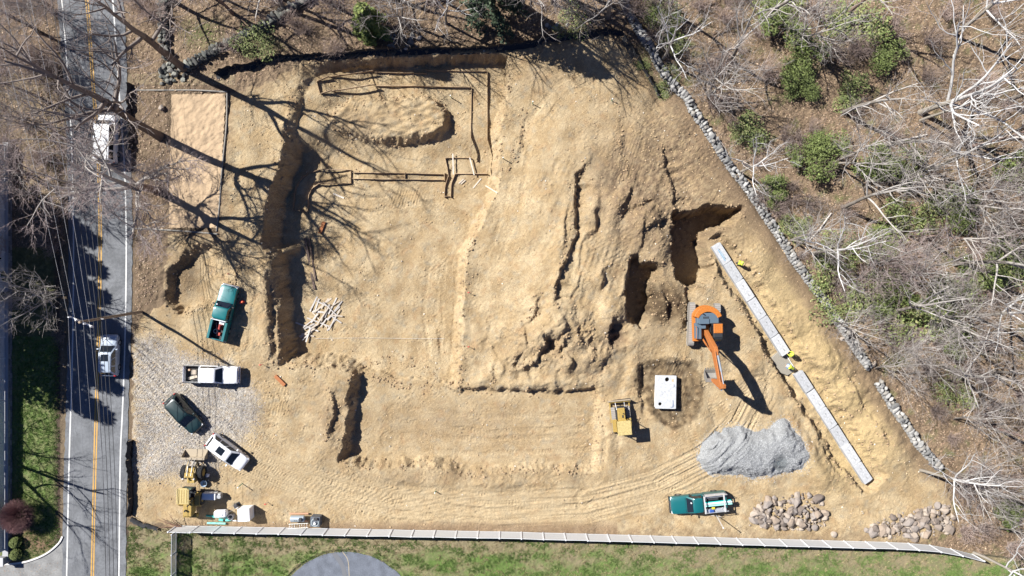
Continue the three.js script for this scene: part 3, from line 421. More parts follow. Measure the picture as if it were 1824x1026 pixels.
function place(u, v) { if (u < 232) return v < 120 ? ', near the top left corner' : v < 240 ? ', opposite the white van' : ', above the garden wall'; if (u < 1100) return u < 480 ? ', left part' : u < 740 ? ', above the hooked footing form' : u < 940 ? ', near the dark evergreen' : ', near the stone wall'; const d = ldist(wallAt, u, v)[0], band = v < 130 ? 'top edge' : v < 260 ? 'upper right' : v < 400 ? 'beside the dark pit' : v < 540 ? 'beside the upper block wall' : v < 700 ? 'beside the lower block wall' : 'lower right'; return ', ' + band + (d < 90 ? ', near side' : u > 1720 ? ', right edge' : ''); }
const kindWords = ['straight grey bare tree', 'forked grey bare tree', 'pale barked bare tree', 'many stemmed bare grey tree', 'reddish grey bare tree', 'small many stemmed reddish bare tree'];
stand(woodland, kindWords.map((k) => k + ' in right woods'), 'bare trees in the woods right of the stone wall', { 0: 'pale forked bare tree just right of the stone wall near the top edge', 3: 'pale bare tree leaning off the stone wall opposite the dark pit', 5: 'pale bare tree with long winding trunk right of the stone wall', 10: 'pale bare tree above the rock heap at the lower end of the stone wall', 11: 'pale bare tree at the far right end of the white fence', 6: 'grey bare tree at the top edge just left of the stone wall' });
stand(northWood, kindWords.map((k) => k + ' behind silt fence'), 'bare trees in the woods along the top edge');
stand(westWood, kindWords.map((k) => k + ' left of the road'), 'bare trees left of the road');
{ const t = copyOf(used.get(1), 'grey bare tree leaning left on the shaded ground left of the utility pole'); delete t.userData.group; plant(t, 110, 521, 1, 0.7, -0.1, 0.02); }
// conifers
function conifer(seed, h, R, colours, n = 5200) {
  const r = rng(seed), W = new Wood(), F = new Wood(), c0 = (t, p) => [0.12, 0.09, 0.07]; W.tube([V3(0, -0.2, 0), V3(0, h * 0.5, 0), V3(0, h * 0.96, 0)], [0.22, 0.13, 0.02], 7, c0);
  const whorls = Math.round(h * 2.2); for (let w = 0; w < whorls; w++) { const y = lerp(0.8, h * 0.97, w / whorls), R1 = R * (1 - y / h) ** 0.8; for (let k = 0; k < 5; k++) { const a = w * 1.3 + k * 1.257 + r() * 0.5, L = R1 * (0.7 + 0.45 * r()), e = V3(Math.cos(a) * L, y - L * 0.14 + r() * 0.3, Math.sin(a) * L); W.tube([V3(0, y, 0), e], [0.035, 0.008], 3, c0); const m = Math.ceil(n / whorls / 5); for (let i = 0; i < m; i++) { const t = 0.2 + 0.85 * Math.sqrt(r()), q = V3(0, y, 0).lerp(e, t); q.x += (r() - 0.5) * 0.7; q.y += (r() - 0.5) * 0.35; q.z += (r() - 0.5) * 0.7; const c = colours[Math.floor(r() * colours.length)], b = 0.8 + 0.4 * r(); F.leaf(q, 0.13 + 0.12 * r(), r, [c[0] * b, c[1] * b, c[2] * b], 0.4); } } }
  return [W.geo(), F.geo()];
}
function coniferThing(name, label, g, u, v, turn, s = 1, group) { const t = thing(name, label, 'tree', group); part(t, 'trunk', g[0], barkMat); part(t, 'crown', g[1], leafMat); plant(t, u, v, turn, s); return t; }
const darkFir = conifer(301, 15, 3.6, [[0.035, 0.06, 0.028], [0.05, 0.075, 0.035], [0.028, 0.05, 0.026]], 5600), yellowFir = conifer(302, 7, 2.0, [[0.15, 0.19, 0.04], [0.19, 0.215, 0.06], [0.11, 0.15, 0.035]], 5200);
coniferThing('evergreen_tree', 'yellow green evergreen among the bare trees at the top edge', yellowFir, 664, 58, 0, 1);
coniferThing('evergreen_tree', 'dark evergreen at the top edge above the shaded end of the silt fence', darkFir, 880, 28, 0.5, 0.95);
for (const [u, v, s] of [[-74, 300, 1.15], [-60, 352, 1.15], [-58, 400, 1.15], [-44, 455, 1.25], [-66, 510, 1.3], [-38, 560, 1.15], [-60, 605, 1.2]]) coniferThing('evergreen_tree', 'tall dark evergreen beyond the left edge shading the road', darkFir, u, v, u, s, 'evergreens left of the road');
// evergreen and ornamental shrubs
function shrubGeo(seed, R, hgt, n, colours, size = 0.11, ball = false) {
  const r = rng(seed), W = new Wood(), F = new Wood(), blobs = ball ? [[0, hgt * 0.5, 0, 1]] : Array.from({ length: 9 }, () => [(r() - 0.5) * 1.5 * R, hgt * (0.25 + 0.5 * r()), (r() - 0.5) * 1.5 * R, 0.28 + 0.34 * r()]);
  for (let i = 0; i < 7; i++) { const a = i * 0.9; W.tube([V3(0, -0.1, 0), V3(Math.cos(a) * R * 0.3, hgt * 0.45, Math.sin(a) * R * 0.3), V3(Math.cos(a) * R * 0.6, hgt * 0.75, Math.sin(a) * R * 0.6)], [0.03, 0.02, 0.01], 4, () => [0.16, 0.12, 0.09]); }
  for (let i = 0; i < n; i++) { const b = blobs[Math.floor(r() * blobs.length)], d = V3(r() - 0.5, r() - 0.5, r() - 0.5).normalize(), q = d.multiplyScalar((ball ? 0.86 + 0.14 * r() : Math.cbrt(r())) * b[3] * R); q.y *= ball ? hgt * 0.5 / R : 0.75; q.add(V3(b[0], b[1], b[2])); if (q.y < 0.03) q.y = 0.03 + r() * 0.1; const c = colours[Math.floor(r() * colours.length)], k = 0.75 + 0.5 * r(); F.leaf(q, size * (0.7 + 0.7 * r()), r, [c[0] * k, c[1] * k, c[2] * k], 0.35); }
  return [W.geo(), F.geo()];
}
const GREEN = [[0.115, 0.15, 0.038], [0.155, 0.19, 0.055], [0.09, 0.115, 0.032]], OLIVE = [[0.18, 0.22, 0.07], [0.15, 0.195, 0.06], [0.24, 0.24, 0.10]];
const shrubs = [shrubGeo(401, 2.0, 2.0, 2300, GREEN, 0.085), shrubGeo(402, 1.9, 1.5, 1500, OLIVE, 0.085), shrubGeo(403, 2.3, 1.2, 1200, OLIVE, 0.085), shrubGeo(404, 1.9, 2.3, 2100, GREEN, 0.085)];
const bushes = [[1432, 98, 0, 1.15], [1405, 135, 3, 1.0], [1418, 155, 0, 0.85], [1172, 8, 1, 1.0], [1186, 45, 0, 0.9], [1198, 78, 1, 0.8], [1196, 128, 2, 0.5], [1335, 232, 1, 1.0], [1316, 240, 2, 0.6], [1370, 336, 3, 0.8], [1372, 355, 0, 0.6], [1408, 402, 1, 0.8], [1420, 412, 2, 0.7], [1520, 50, 1, 1.6], [1435, 290, 0, 1.2], [1470, 275, 0, 1.1], [1570, 90, 0, 1.1], [1390, 12, 1, 1.2], [1550, 295, 3, 1.1], [1605, 300, 0, 1.1], [1690, 360, 0, 1.2], [1655, 385, 1, 1.2], [1560, 435, 3, 1.1], [1580, 395, 1, 1.2], [1500, 450, 2, 1.2], [1470, 480, 2, 1.1], [1540, 525, 1, 1.3], [1575, 515, 0, 1.2], [1620, 575, 1, 1.6], [1660, 545, 0, 1.2], [1480, 540, 2, 1.3], [1680, 600, 3, 1.1], [1720, 500, 0, 1.2], [1780, 465, 1, 1.3], [1770, 445, 3, 1.1], [1800, 300, 0, 1.2], [1515, 165, 1, 1], [1690, 695, 2, 1], [1370, 35, 3, 1.2], [1145, 118, 1, 0.4], [1180, 162, 1, 0.5], [1785, 905, 3, 0.9], [1020, 45, 2, 0.9], [460, 75, 2, 1]];
const firstBush = [];
bushes.forEach(([u, v, k, s], i) => {
  const names = ['dark green leafy bush', 'olive green leafy bush', 'low olive green bush', 'tall dark green bush'], lb = i < 1 ? 'largest bright green bush in the woods near the top right' : i === 11 ? 'dark green bush against the stone wall right of the dirt field' : u < 1100 ? 'low olive bush near the silt fence, ' + (u < 700 ? 'left of the yellow green evergreen' : 'right of the dark evergreen') : names[k] + ' in right woods' + place(u, v);
  let t; if (!firstBush[k]) { t = thing('evergreen_shrub', lb, 'shrub', 'green bushes in the woods'); part(t, 'stem', shrubs[k][0], barkMat); part(t, 'foliage', shrubs[k][1], leafMat); firstBush[k] = t; } else t = copyOf(firstBush[k], lb);
  plant(t, u, v, i * 1.7, s * 1.1);
});
const ballGeo = shrubGeo(410, 0.62, 1.15, 2600, [[0.10, 0.13, 0.03], [0.13, 0.16, 0.04]], 0.05, true);
[[33, 963, 'upper'], [34, 984, 'lower']].forEach(([u, v, w]) => { const t = thing('clipped_shrub', w + ' of two clipped round green shrubs by the driveway', 'shrub'); part(t, 'stem', ballGeo[0], barkMat); part(t, 'foliage', ballGeo[1], leafMat); plant(t, u, v, u); });
// dense twiggy ornamental
{
  const r = rng(431), W = new Wood(), C = new Wood(); W.tube([V3(0, -0.1, 0), V3(0, 1.1, 0)], [0.14, 0.11], 7, () => [0.17, 0.11, 0.1]);
  for (let i = 0; i < 2600; i++) { const a = r() * 6.283, z = r() * 1.15 - 0.15, s = Math.sqrt(Math.max(0.02, 1 - z * z)), d = V3(Math.cos(a) * s, z, Math.sin(a) * s), e = d.clone().multiplyScalar(1.9 * (0.92 + 0.12 * r())); e.y = e.y * 0.8 + 1.4; const q = e.clone().lerp(V3(0, 1.1, 0), 0.32 + 0.3 * r()); const k = 0.8 + 0.4 * r(); C.tube([q, q.clone().lerp(e, 0.5).add(V3(r() - 0.5, r() - 0.5, r() - 0.5).multiplyScalar(0.2)), e], [0.014, 0.01, 0.005], 3, () => [0.23 * k, 0.125 * k, 0.125 * k]); }
  const t = thing('ornamental_tree', 'round dense reddish twigged ornamental tree by the left wall', 'tree'); part(t, 'trunk', W.geo(), barkMat); part(t, 'crown', C.geo(), barkMat); plant(t, 48, 912, 0);
}
// bare brush, fallen leaves, grass
function brushGeo(seed, n, R, hgt) { const r = rng(seed), C = new Wood(); for (let i = 0; i < n; i++) { const a = r() * 6.283, R1 = R * (0.3 + 0.8 * r()), h1 = hgt * (0.4 + 0.7 * r()), o = V3((r() - 0.5) * 0.5, 0, (r() - 0.5) * 0.5), m = o.clone().add(V3(Math.cos(a) * R1 * 0.4, h1 * 0.6, Math.sin(a) * R1 * 0.4)), e = o.clone().add(V3(Math.cos(a + 0.3) * R1, h1, Math.sin(a + 0.3) * R1)), k = 0.8 + 0.4 * r(), c = () => [0.36 * k, 0.285 * k, 0.25 * k]; C.tube([o, m, e], [0.017, 0.012, 0.006], 3, c); for (let j = 0; j < 3; j++) { const q = m.clone().lerp(e, r()); C.tube([q, q.clone().add(V3(r() - 0.5, r() * 0.5, r() - 0.5).multiplyScalar(0.9))], [0.01, 0.005], 3, c); } } return C.geo(); }
function scatter(name, geo, mat, spots, tint) { const m = new THREE.InstancedMesh(geo, mat, spots.length), o = new THREE.Object3D(); m.name = name; m.castShadow = m.receiveShadow = true; m.userData.kind = 'stuff'; spots.forEach((s, i) => { o.position.copy(s.p); o.rotation.set(s.tx || 0, s.turn, s.tz || 0); o.scale.set(s.s, s.s * (s.sy || 1), s.s); o.updateMatrix(); m.setMatrixAt(i, o.matrix); if (tint) m.setColorAt(i, tint(s, i)); }); scene.add(m); return m; }
const inWoods = (u, v) => sdist(site, u, v, 40) < -12 && sdist(roadPoly, u, v, 40) < -6 && sdist(lawnS, u, v, 20) < -3 && sdist(fieldW, u, v, 20) < -3;
{
  const r = rng(77), spots = []; for (let k = 0; k < 4000 && spots.length < 190; k++) { const u = -40 + 1900 * r(), v = -40 + 1080 * r(); if (!inWoods(u, v) || (u > 232 && u < 1130 && v > 95)) continue; if (u > 232 && u < 1100 && r() < 0.3) continue; if (fbm(n2, u / 120, v / 120, 2) < -0.25) continue; spots.push({ p: G(u, v), turn: r() * 6.28, s: 0.6 + 0.8 * r() }); }
  tag(scatter('underbrush', brushGeo(441, 70, 1.4, 1.7), barkMat, spots, (s, i) => { const k = 0.75 + 0.5 * rng(i)(); return col(k, k * 0.98, k * 0.97); }), 'bare brown brush covering the woodland floor', 'brush');
  const leaf = new Wood(); leaf.leaf(V3(0, 0, 0), 0.085, rng(5), [1, 1, 1], 0.9); const ls = []; for (let k = 0; k < 160000 && ls.length < 60000; k++) { const u = -40 + 1900 * r(), v = -40 + 1080 * r(); if (!inWoods(u, v) || sdist(matPoly, u, v, 20) > -3) continue; ls.push({ p: G(u, v, 0.03), turn: r() * 6.28, tx: (r() - 0.5) * 1.1, tz: (r() - 0.5) * 1.1, s: 0.6 + 0.9 * r() }); }
  tag(scatter('fallen_leaves', leaf.geo(), leafMat, ls, (s, i) => { const q = rng(i + 3)(), k = 0.6 + 0.8 * rng(i)(); return q < 0.6 ? col(0.29 * k, 0.195 * k, 0.13 * k) : q < 0.85 ? col(0.44 * k, 0.33 * k, 0.23 * k) : col(0.20 * k, 0.13 * k, 0.095 * k); }), 'dry brown fallen leaves lying in the woods', 'leaves');
  const tuft = new Wood(), tr = rng(6); for (let i = 0; i < 9; i++) { const a = tr() * 6.28, d = 0.12 * tr(), h = 0.06 + 0.07 * tr(), o = V3(Math.cos(a) * d, 0, Math.sin(a) * d); tuft.tube([o, o.clone().add(V3((tr() - 0.5) * 0.14, h, (tr() - 0.5) * 0.14))], [0.012, 0.003], 3, () => [1, 1, 1]); }
  const gs = []; for (let k = 0; k < 200000 && gs.length < 16000; k++) { const w = r() < 0.22, u = w ? 30 + 80 * r() : 224 + 1640 * r(), v = w ? 600 + 400 * r() : 938 + 120 * r(); if (sdist(w ? lawnW : lawnS, u, v, 20) < 1 || Math.hypot(u - courtC[0], v - courtC[1]) < courtR + 3 || sdist(drive, u, v, 20) > -3) continue; const g = fbm(n3, u / 55, v / 28, 3); if (w && r() > 0.35) continue; if (!w && r() > 0.5 + g) continue; gs.push({ p: G(u, v), turn: r() * 6.28, s: 0.8 + 0.9 * r(), g: w ? 0.6 : g }); }
  tag(scatter('grass_tufts', tuft.geo(), leafMat, gs, (s, i) => { const k = 0.7 + 0.6 * rng(i)(); return s.g + 0.4 * (rng(i + 1)() - 0.5) > 0.02 ? col(0.17 * k, 0.26 * k, 0.07 * k) : col(0.42 * k, 0.35 * k, 0.2 * k); }), 'short green and straw coloured grass of the lawns', 'grass');
}
// fallen logs
[[1540, 262, 1650, 240, 0.16, 'pale fallen trunk lying in the woods below the white barked tree'], [1520, 552, 1558, 545, 0.13, 'short pale fallen log just right of the stone wall'], [1480, 380, 1440, 430, 0.1, 'thin fallen log in the woods near the middle of the stone wall'], [1775, 246, 1830, 243, 0.2, 'thick white fallen log at the right edge']].forEach(([a, b, c, d, r, lb]) => {
  const W = new Wood(), A = G(a, b, r * 0.8), B = G(c, d, r * 0.8), M = A.clone().lerp(B, 0.5).add(V3(0, 0.05, 0.15)); W.tube([A, M, B], [r, r * 0.85, r * 0.6], 8, (t) => [0.5, 0.46, 0.42]);
  const t = thing('fallen_log', lb, 'log'); part(t, 'stem', W.geo(), barkMat); const q = rng(a); for (let i = 0; i < 6; i++) { const K = new Wood(); const s = A.clone().lerp(B, 0.2 + 0.13 * i); K.tube([s, s.clone().add(V3(q() - 0.5, 0.5 * q(), q() - 0.5).multiplyScalar(1.4))], [0.04, 0.012], 4, () => [0.45, 0.4, 0.37]); part(t, 'branch', K.geo(), barkMat); }
});
// ---------------------------------------------------------------- stones, walls, fences
function stoneGeo(seed, sub = 1) {
  const r = rng(seed); let g = mergeVertices(new THREE.IcosahedronGeometry(0.5, sub).deleteAttribute('uv').deleteAttribute('normal')); const p = g.attributes.position, q = V3(0, 0, 0);
  const cuts = Array.from({ length: 11 }, () => [V3(r() - 0.5, r() - 0.5, r() - 0.5).normalize(), 0.24 + 0.17 * r()]);
  for (let i = 0; i < p.count; i++) { q.fromBufferAttribute(p, i).multiplyScalar(1 + 0.18 * n1(q.x * 3 + seed, q.y * 3 + q.z * 2)); for (const [n, d] of cuts) { const e = q.dot(n) - d; if (e > 0) q.addScaledVector(n, -e); } p.setXYZ(i, q.x, q.y, q.z); }
  g = toCreasedNormals(g, 0.2); return g;
}
const stones = [1, 2, 3, 4, 5, 6, 7, 8].map((k) => stoneGeo(500 + k));
const rockTex = noiseTex(256, (x, y) => { const k = 205 + 26 * tnoise(n1, x, y, 12) + 22 * tnoise(n2, x, y, 40); return [clamp(k, 0, 255), clamp(k, 0, 255), clamp(k, 0, 255)]; });
const greyStone = [[0.29, 0.285, 0.275], [0.22, 0.217, 0.21], [0.37, 0.36, 0.34], [0.15, 0.15, 0.147], [0.26, 0.245, 0.22]].map((c) => std(...c, 0.92)), tanStone = [[0.29, 0.23, 0.18], [0.22, 0.18, 0.15], [0.34, 0.285, 0.235], [0.16, 0.13, 0.11], [0.26, 0.225, 0.20]].map((c) => std(...c, 0.92)), lichenStone = [[0.14, 0.145, 0.125], [0.10, 0.105, 0.095], [0.22, 0.22, 0.19], [0.075, 0.075, 0.07], [0.16, 0.155, 0.14]].map((c) => std(...c, 0.95));
function putStone(parent, name, u, v, up, sx, sy, sz, turn, mats, r) { const m = part(parent, name, stones[Math.floor(r() * stones.length)], mats[Math.floor(r() * mats.length)]); m.position.copy(G(u, v, up)); m.rotation.set((r() - 0.5) * 0.5, turn, (r() - 0.5) * 0.5); m.scale.set(sx, sy, sz); return m; }
function stoneWall(label, line, mats, seed, wide = 0.85, step = 9, tall = 0.75) {
  const t = thing('stone_wall', label, 'stone wall'), r = rng(seed);
  for (const [u, v, a] of along(line, step)) {           // capstones lie across the wall
    const jx = (r() - 0.5) * 3, w = wide * (0.85 + 0.4 * r()), l = step / SC * (0.95 + 0.5 * r()); if (r() < 0.03) continue;
    if (r() < 0.6) putStone(t, 'stone', u - Math.sin(a) * jx, v + Math.cos(a) * jx, tall * (0.62 + 0.2 * r()), l * 1.25, 0.42 + 0.2 * r(), w * 1.15, -a + (r() - 0.5) * 0.5, mats, r);
    else for (const s of [-1, 1]) putStone(t, 'stone', u - Math.sin(a) * (jx + s * 3.8), v + Math.cos(a) * (jx + s * 3.8), tall * (0.55 + 0.25 * r()), l * 1.15, 0.42, w * 0.62, -a + (r() - 0.5) * 0.8, mats, r);
  }
  const low = []; for (const [u, v, a] of along(line, step * 0.8)) for (const s of [-1, 1]) { const g = stones[Math.floor(r() * 8)].clone(), p = G(u - Math.sin(a) * s * 4.5, v + Math.cos(a) * s * 4.5, 0.16); g.scale(0.6, 0.5, 0.55); g.rotateY(r() * 6); g.translate(p.x, p.y, p.z); low.push(g); }
  const b = part(t, 'lower_stones', mergeGeometries(low.map((g) => g)), mats[1]); b.userData.kind = 'stuff'; return t;
}
stoneWall('long pale dry stone wall between the dirt site and the woods', [[1103, -30], [1108, 0], [1122, 28], [1140, 60], [1160, 90], [1172, 115], [1186, 138], [1205, 160], [1222, 172], [1234, 198], [1250, 220], [1275, 258], [1292, 285], [1308, 308], [1330, 335], [1352, 368], [1372, 398], [1392, 430], [1412, 462], [1440, 500], [1462, 528], [1485, 562], [1505, 592], [1528, 628], [1548, 656]], greyStone, 601, 0.82, 6.8);
stoneWall('short lower length of dry stone wall at the edge of the woods beyond the gap', [[1563, 682], [1580, 708], [1596, 735], [1612, 755], [1630, 785], [1650, 808], [1672, 832]], greyStone, 602, 0.82, 6.8);
stoneWall('dark mossy stone wall slanting down from the top edge to the stone heap', [[556, -8], [535, 8], [505, 25], [470, 48], [430, 68], [395, 85], [360, 105], [332, 122]], lichenStone, 603, 1.05, 7, 0.95);
stoneWall('dark old stone wall running straight down from the top edge beside the road', [[291, -30], [292, 10], [293, 50], [295, 85], [302, 108]], lichenStone, 604, 1.0, 7, 0.8);
function heap(name, label, outline, n, mats, seed, s0, s1, layer = 0.5) {
  const t = thing(name, label, 'rock pile'), r = rng(seed), pl = poly(outline); let k = 0;
  for (let i = 0; i < n * 6 && k < n; i++) { const u = lerp(pl.u0, pl.u1, r()), v = lerp(pl.v0, pl.v1, r()), d = sdist(pl, u, v, 10); if (d < 0) continue; const s = lerp(s0, s1, r() ** 3.2), hgt = Math.min(1, d / 18) * layer * r(); putStone(t, 'rock', u, v, hgt + s * 0.1, s * (1 + 0.5 * r()), s * (0.7 + 0.3 * r()), s * (0.8 + 0.4 * r()), r() * 6.28, mats, r); k++; }
  return t;
}
heap('rock_pile', 'heap of grey and tan boulders beside the green rack truck', [[1332, 935], [1335, 905], [1360, 888], [1400, 882], [1440, 878], [1462, 888], [1470, 915], [1472, 938], [1440, 944], [1380, 945]], 290, tanStone, 611, 0.2, 1.15, 0.5);
heap('rock_pile', 'pale heap of boulders at the right end of the white fence', [[1540, 945], [1570, 925], [1600, 915], [1640, 905], [1690, 895], [1700, 930], [1690, 950], [1620, 960], [1575, 955]], 290, tanStone, 612, 0.18, 1.15, 0.35);
heap('rock_pile', 'heap of dark stones where the two old stone walls meet', [[288, 152], [286, 122], [305, 112], [328, 118], [332, 140], [315, 152]], 44, lichenStone, 613, 0.35, 0.95, 0.5);
heap('rock_pile', 'scatter of stones in the woods behind the silt fence', [[680, 62], [730, 60], [760, 75], [735, 90], [690, 82]], 16, greyStone, 614, 0.4, 0.9, 0.1);
heap('rock_pile', 'row of stones under the trees right of the dark evergreen', [[968, 44], [1010, 42], [1010, 54], [968, 56]], 9, greyStone, 615, 0.45, 0.8, 0.05);
[[289, 193, 0.75, 'pale boulder on the verge below the stone heap'], [1484, 951, 0.75, 'lone pale boulder beside the white fence'], [297, 322, 0.6, 'pale boulder beside the trunk shadow on the verge'], [1556, 648, 0.7, 'loose stone in the gap of the long stone wall'], [1499, 603, 0.6, 'loose stone lying left of the long stone wall'], [1425, 452, 0.55, 'loose pale stone right of the long stone wall']].forEach(([u, v, s, lb], i) => { const r = rng(620 + i), m = new THREE.Mesh(stones[i], tanStone[2]); m.name = numbered('boulder'); m.castShadow = m.receiveShadow = true; m.position.copy(G(u, v, s * 0.25)); m.scale.set(s * 1.2, s * 0.8, s); m.rotation.y = r() * 6; scene.add(m); tag(m, lb, 'boulder'); });
{ // loose stones in the soil
  const r = rng(640), spots = []; for (let k = 0; k < 60000 && spots.length < 15000; k++) { const u = 236 + 1450 * r(), v = 90 + 850 * r(); if (sdist(site, u, v, 20) < 2) continue; if (r() > roughness(u, v) * 1.1 + 0.05) continue; const s = 0.05 + 0.2 * r() ** 5; spots.push({ p: G(u, v, s * 0.15), turn: r() * 6, s }); }
  tag(scatter('loose_stones', stoneGeo(650, 0), std(1, 1, 1, 0.95), spots, (s, i) => { const k = 0.7 + 0.5 * rng(i)(); return rng(i + 9)() < 0.93 ? col(0.48 * k, 0.35 * k, 0.21 * k) : col(0.62 * k, 0.56 * k, 0.48 * k); }), 'small stones and clods strewn over the bare dirt', 'stones');
}
{ // clods broken off the banks and scarps
  const r = rng(645), spots = []; for (let k = 0; k < 300000 && spots.length < 6500; k++) { const u = 290 + 1300 * r(), v = 100 + 770 * r(); let d = 1e3; for (const pl of [pitA, padB, pitE1, pitE2, hollow, mound1, wallTrench]) d = Math.min(d, Math.abs(sdist(pl, u, v, 24))); if (d > 12) for (const [line] of scarps) if (Math.abs(line[0][0] - u) < 90 && Math.abs(line[0][1] - v) < 260) d = Math.min(d, ldist(line, u, v)[0]); if (d > 12 || r() > 0.75 * (1 - d / 12)) continue; const s = 0.08 + 0.3 * r() ** 4, p = V3((u - CU) / SC, gplan(u, v) + s * 0.12, (v - CV) / SC); spots.push({ p, turn: r() * 6, tx: r(), s }); }
  tag(scatter('soil_clods', stoneGeo(651, 0), std(1, 1, 1, 0.95), spots, (s, i) => { const k = 0.75 + 0.45 * rng(i)(); return col(0.33 * k, 0.235 * k, 0.14 * k); }), 'crumbled clods of earth along the banks and cut edges', 'clods');
}
// white vinyl fence
const softFence = noiseTex(128, (x, y) => { const k = 240 + 12 * tnoise(n1, x, y, 4) + 6 * tnoise(n2, x, y, 20); return [clamp(k, 0, 255), clamp(k, 0, 255), clamp(k - 2, 0, 255)]; });
const vinyl = std(0.65, 0.665, 0.69, 0.6, 0, { map: rep(softFence, 0.5) }), vinylPost = std(0.68, 0.69, 0.71, 0.55);
function panelFence(name, label, line, hgt, pitch, mat, postMat, gapped = false) {
  const t = thing(name, label, 'fence'), pts = along(line, pitch), r = rng(line.length * 7 + hgt * 100);
  pts.forEach(([u, v, a], i) => {
    const p = G(u, v), post = part(t, 'post', merge(rbox(0.13, hgt + 0.08, 0.13, 0, (hgt + 0.08) / 2 - 0.05, 0, 0.01), new THREE.ConeGeometry(0.11, 0.09, 4).rotateY(Math.PI / 4).translate(0, hgt + 0.075, 0)), postMat); post.position.copy(p); post.rotation.y = -a;
    if (i + 1 < pts.length) {
      const q = G(pts[i + 1][0], pts[i + 1][1]), L = p.distanceTo(q) - 0.14, ang = Math.atan2(-(q.z - p.z), q.x - p.x), gs = [], n = gapped ? 18 : 14;
      for (let k = 0; k < n; k++) gs.push(box(L / n * (gapped ? 0.55 : 0.985), hgt - 0.24, 0.022, -L / 2 + (k + 0.5) * L / n, hgt / 2, 0));
      const pan = part(t, 'panel', merge(gs), mat); pan.position.copy(p.clone().lerp(q, 0.5)); pan.position.y += (r() - 0.5) * 0.03; pan.rotation.y = ang; pan.rotation.x = (r() - 0.5) * 0.02;
      for (const y of [0.1, hgt - 0.06]) { const rail = part(pan, 'rail', rbox(L, 0.13, 0.055, 0, y, 0, 0.008), mat); rail.receiveShadow = true; }
    }
  });
  return t;
}
panelFence('vinyl_fence', 'long white panel fence between the dirt site and the lawn along the bottom', [[316, 936], [460, 939], [600, 941.5], [920, 947.5], [1380, 960], [1600, 966], [1670, 972], [1745, 990]], 2.1, 38.3, vinyl, vinylPost);
panelFence('low_fence', 'low grey fence running from the white fence corner to the bottom edge', [[315, 946], [314, 1060]], 1.2, 36, std(0.42, 0.43, 0.45, 0.6), std(0.46, 0.47, 0.49, 0.6), true);
{ // garden wall with a low white fence at the left edge
  const t = thing('garden_wall', 'long grey stone garden wall at the left edge', 'wall'), r = rng(661), mats = [[0.20, 0.20, 0.21], [0.26, 0.26, 0.27], [0.15, 0.155, 0.165]].map((c) => std(...c, 0.95)), B = new THREE.BoxGeometry(1, 1, 1);
  const core = part(t, 'core', box(0.5, 0.66, 46, P(17, 0).x, 0.27, P(0, 625).z), std(0.12, 0.12, 0.125, 0.95)); core.receiveShadow = true;
  for (let z = P(0, 262).z; z < P(0, 992).z; z += 0.62) for (let k = 0; k < 2; k++) { const m = part(t, 'stone', B, mats[Math.floor(r() * 3)]); m.position.set(P(17, 0).x + 0.26, 0.14 + k * 0.29, z + (k % 2) * 0.3); m.scale.set(0.08 + 0.05 * r(), 0.26, 0.57); }
  const cap = part(t, 'coping', box(0.62, 0.06, 46.2, P(17, 0).x, 0.635, P(0, 625).z), std(0.34, 0.345, 0.36, 0.9)); cap.receiveShadow = true;
  const f = thing('vinyl_fence', 'low white fence standing on the garden wall at the left edge', 'fence');
  const x = P(17, 0).x - 0.05; for (let v = 262, i = 0; v < 990; v += 37.5, i++) { const z0 = P(0, v).z, z1 = P(0, v + 37.5).z; part(f, 'post', rbox(0.14, 1.06, 0.14, x, 1.19, z0, 0.01), vinylPost); if (v + 37.5 < 992) { part(f, 'panel', box(0.03, 0.82, z1 - z0 - 0.15, x, 1.12, (z0 + z1) / 2), vinyl); part(f, 'rail', rbox(0.1, 0.09, z1 - z0 - 0.15, x, 1.58, (z0 + z1) / 2, 0.01), vinylPost); } }
  const pier = thing('gate_pier', 'square stone pier ending the garden wall beside the driveway', 'pier'); part(pier, 'shaft', rbox(0.8, 1.3, 0.8, P(14, 0).x, 0.62, P(0, 993).z, 0.03), mats[1]); part(pier, 'cap', rbox(0.95, 0.1, 0.95, P(14, 0).x, 1.32, P(0, 993).z, 0.02), std(0.45, 0.45, 0.46, 0.9));
}
// black silt fence
const silt = std(0.022, 0.023, 0.027, 0.8, 0, { side: THREE.DoubleSide }), lath = std(0.42, 0.31, 0.19, 0.9);
function siltFence(label, line, hgt = 0.75, lean = 0.12) {
  const t = thing('silt_fence', label, 'silt fence'), crv = new THREE.CatmullRomCurve3(line.map(([u, v]) => P(u, v, 0))), L = crv.getLength(), n = Math.max(8, Math.round(L / 0.28)), pos = [], idx = [];
  for (let i = 0; i <= n; i++) { const q = crv.getPointAt(i / n), tg = crv.getTangentAt(i / n), nx = -tg.z, nz = tg.x, y = gxz(q.x, q.z), w = 0.09 * n1(i * 0.35, L), rows = [[0.62, 0.02], [0.05, 0.0], [0, hgt * 0.5], [lean + w, hgt * (0.95 + 0.1 * n2(i * 0.5, 1))], [lean + w - 0.04, hgt * 0.9]]; for (const [o, up] of rows) pos.push(q.x + nx * (o + w), y + up, q.z + nz * (o + w)); if (i < n) for (let k = 0; k < 4; k++) { const a = i * 5 + k; idx.push(a, a + 5, a + 1, a + 1, a + 5, a + 6); } }
  const g = new THREE.BufferGeometry(); g.setAttribute('position', new THREE.Float32BufferAttribute(pos, 3)); g.setIndex(idx); g.computeVertexNormals(); part(t, 'fabric', g, silt);
  const m = Math.max(2, Math.round(L / 2.4)); for (let i = 0; i <= m; i++) { const q = crv.getPointAt(i / m), y = gxz(q.x, q.z); part(t, 'stake', bar([q.x - 0.06, y - 0.1, q.z], [q.x - 0.02, y + hgt + 0.12, q.z], 0.025, 5), lath); } return t;
}
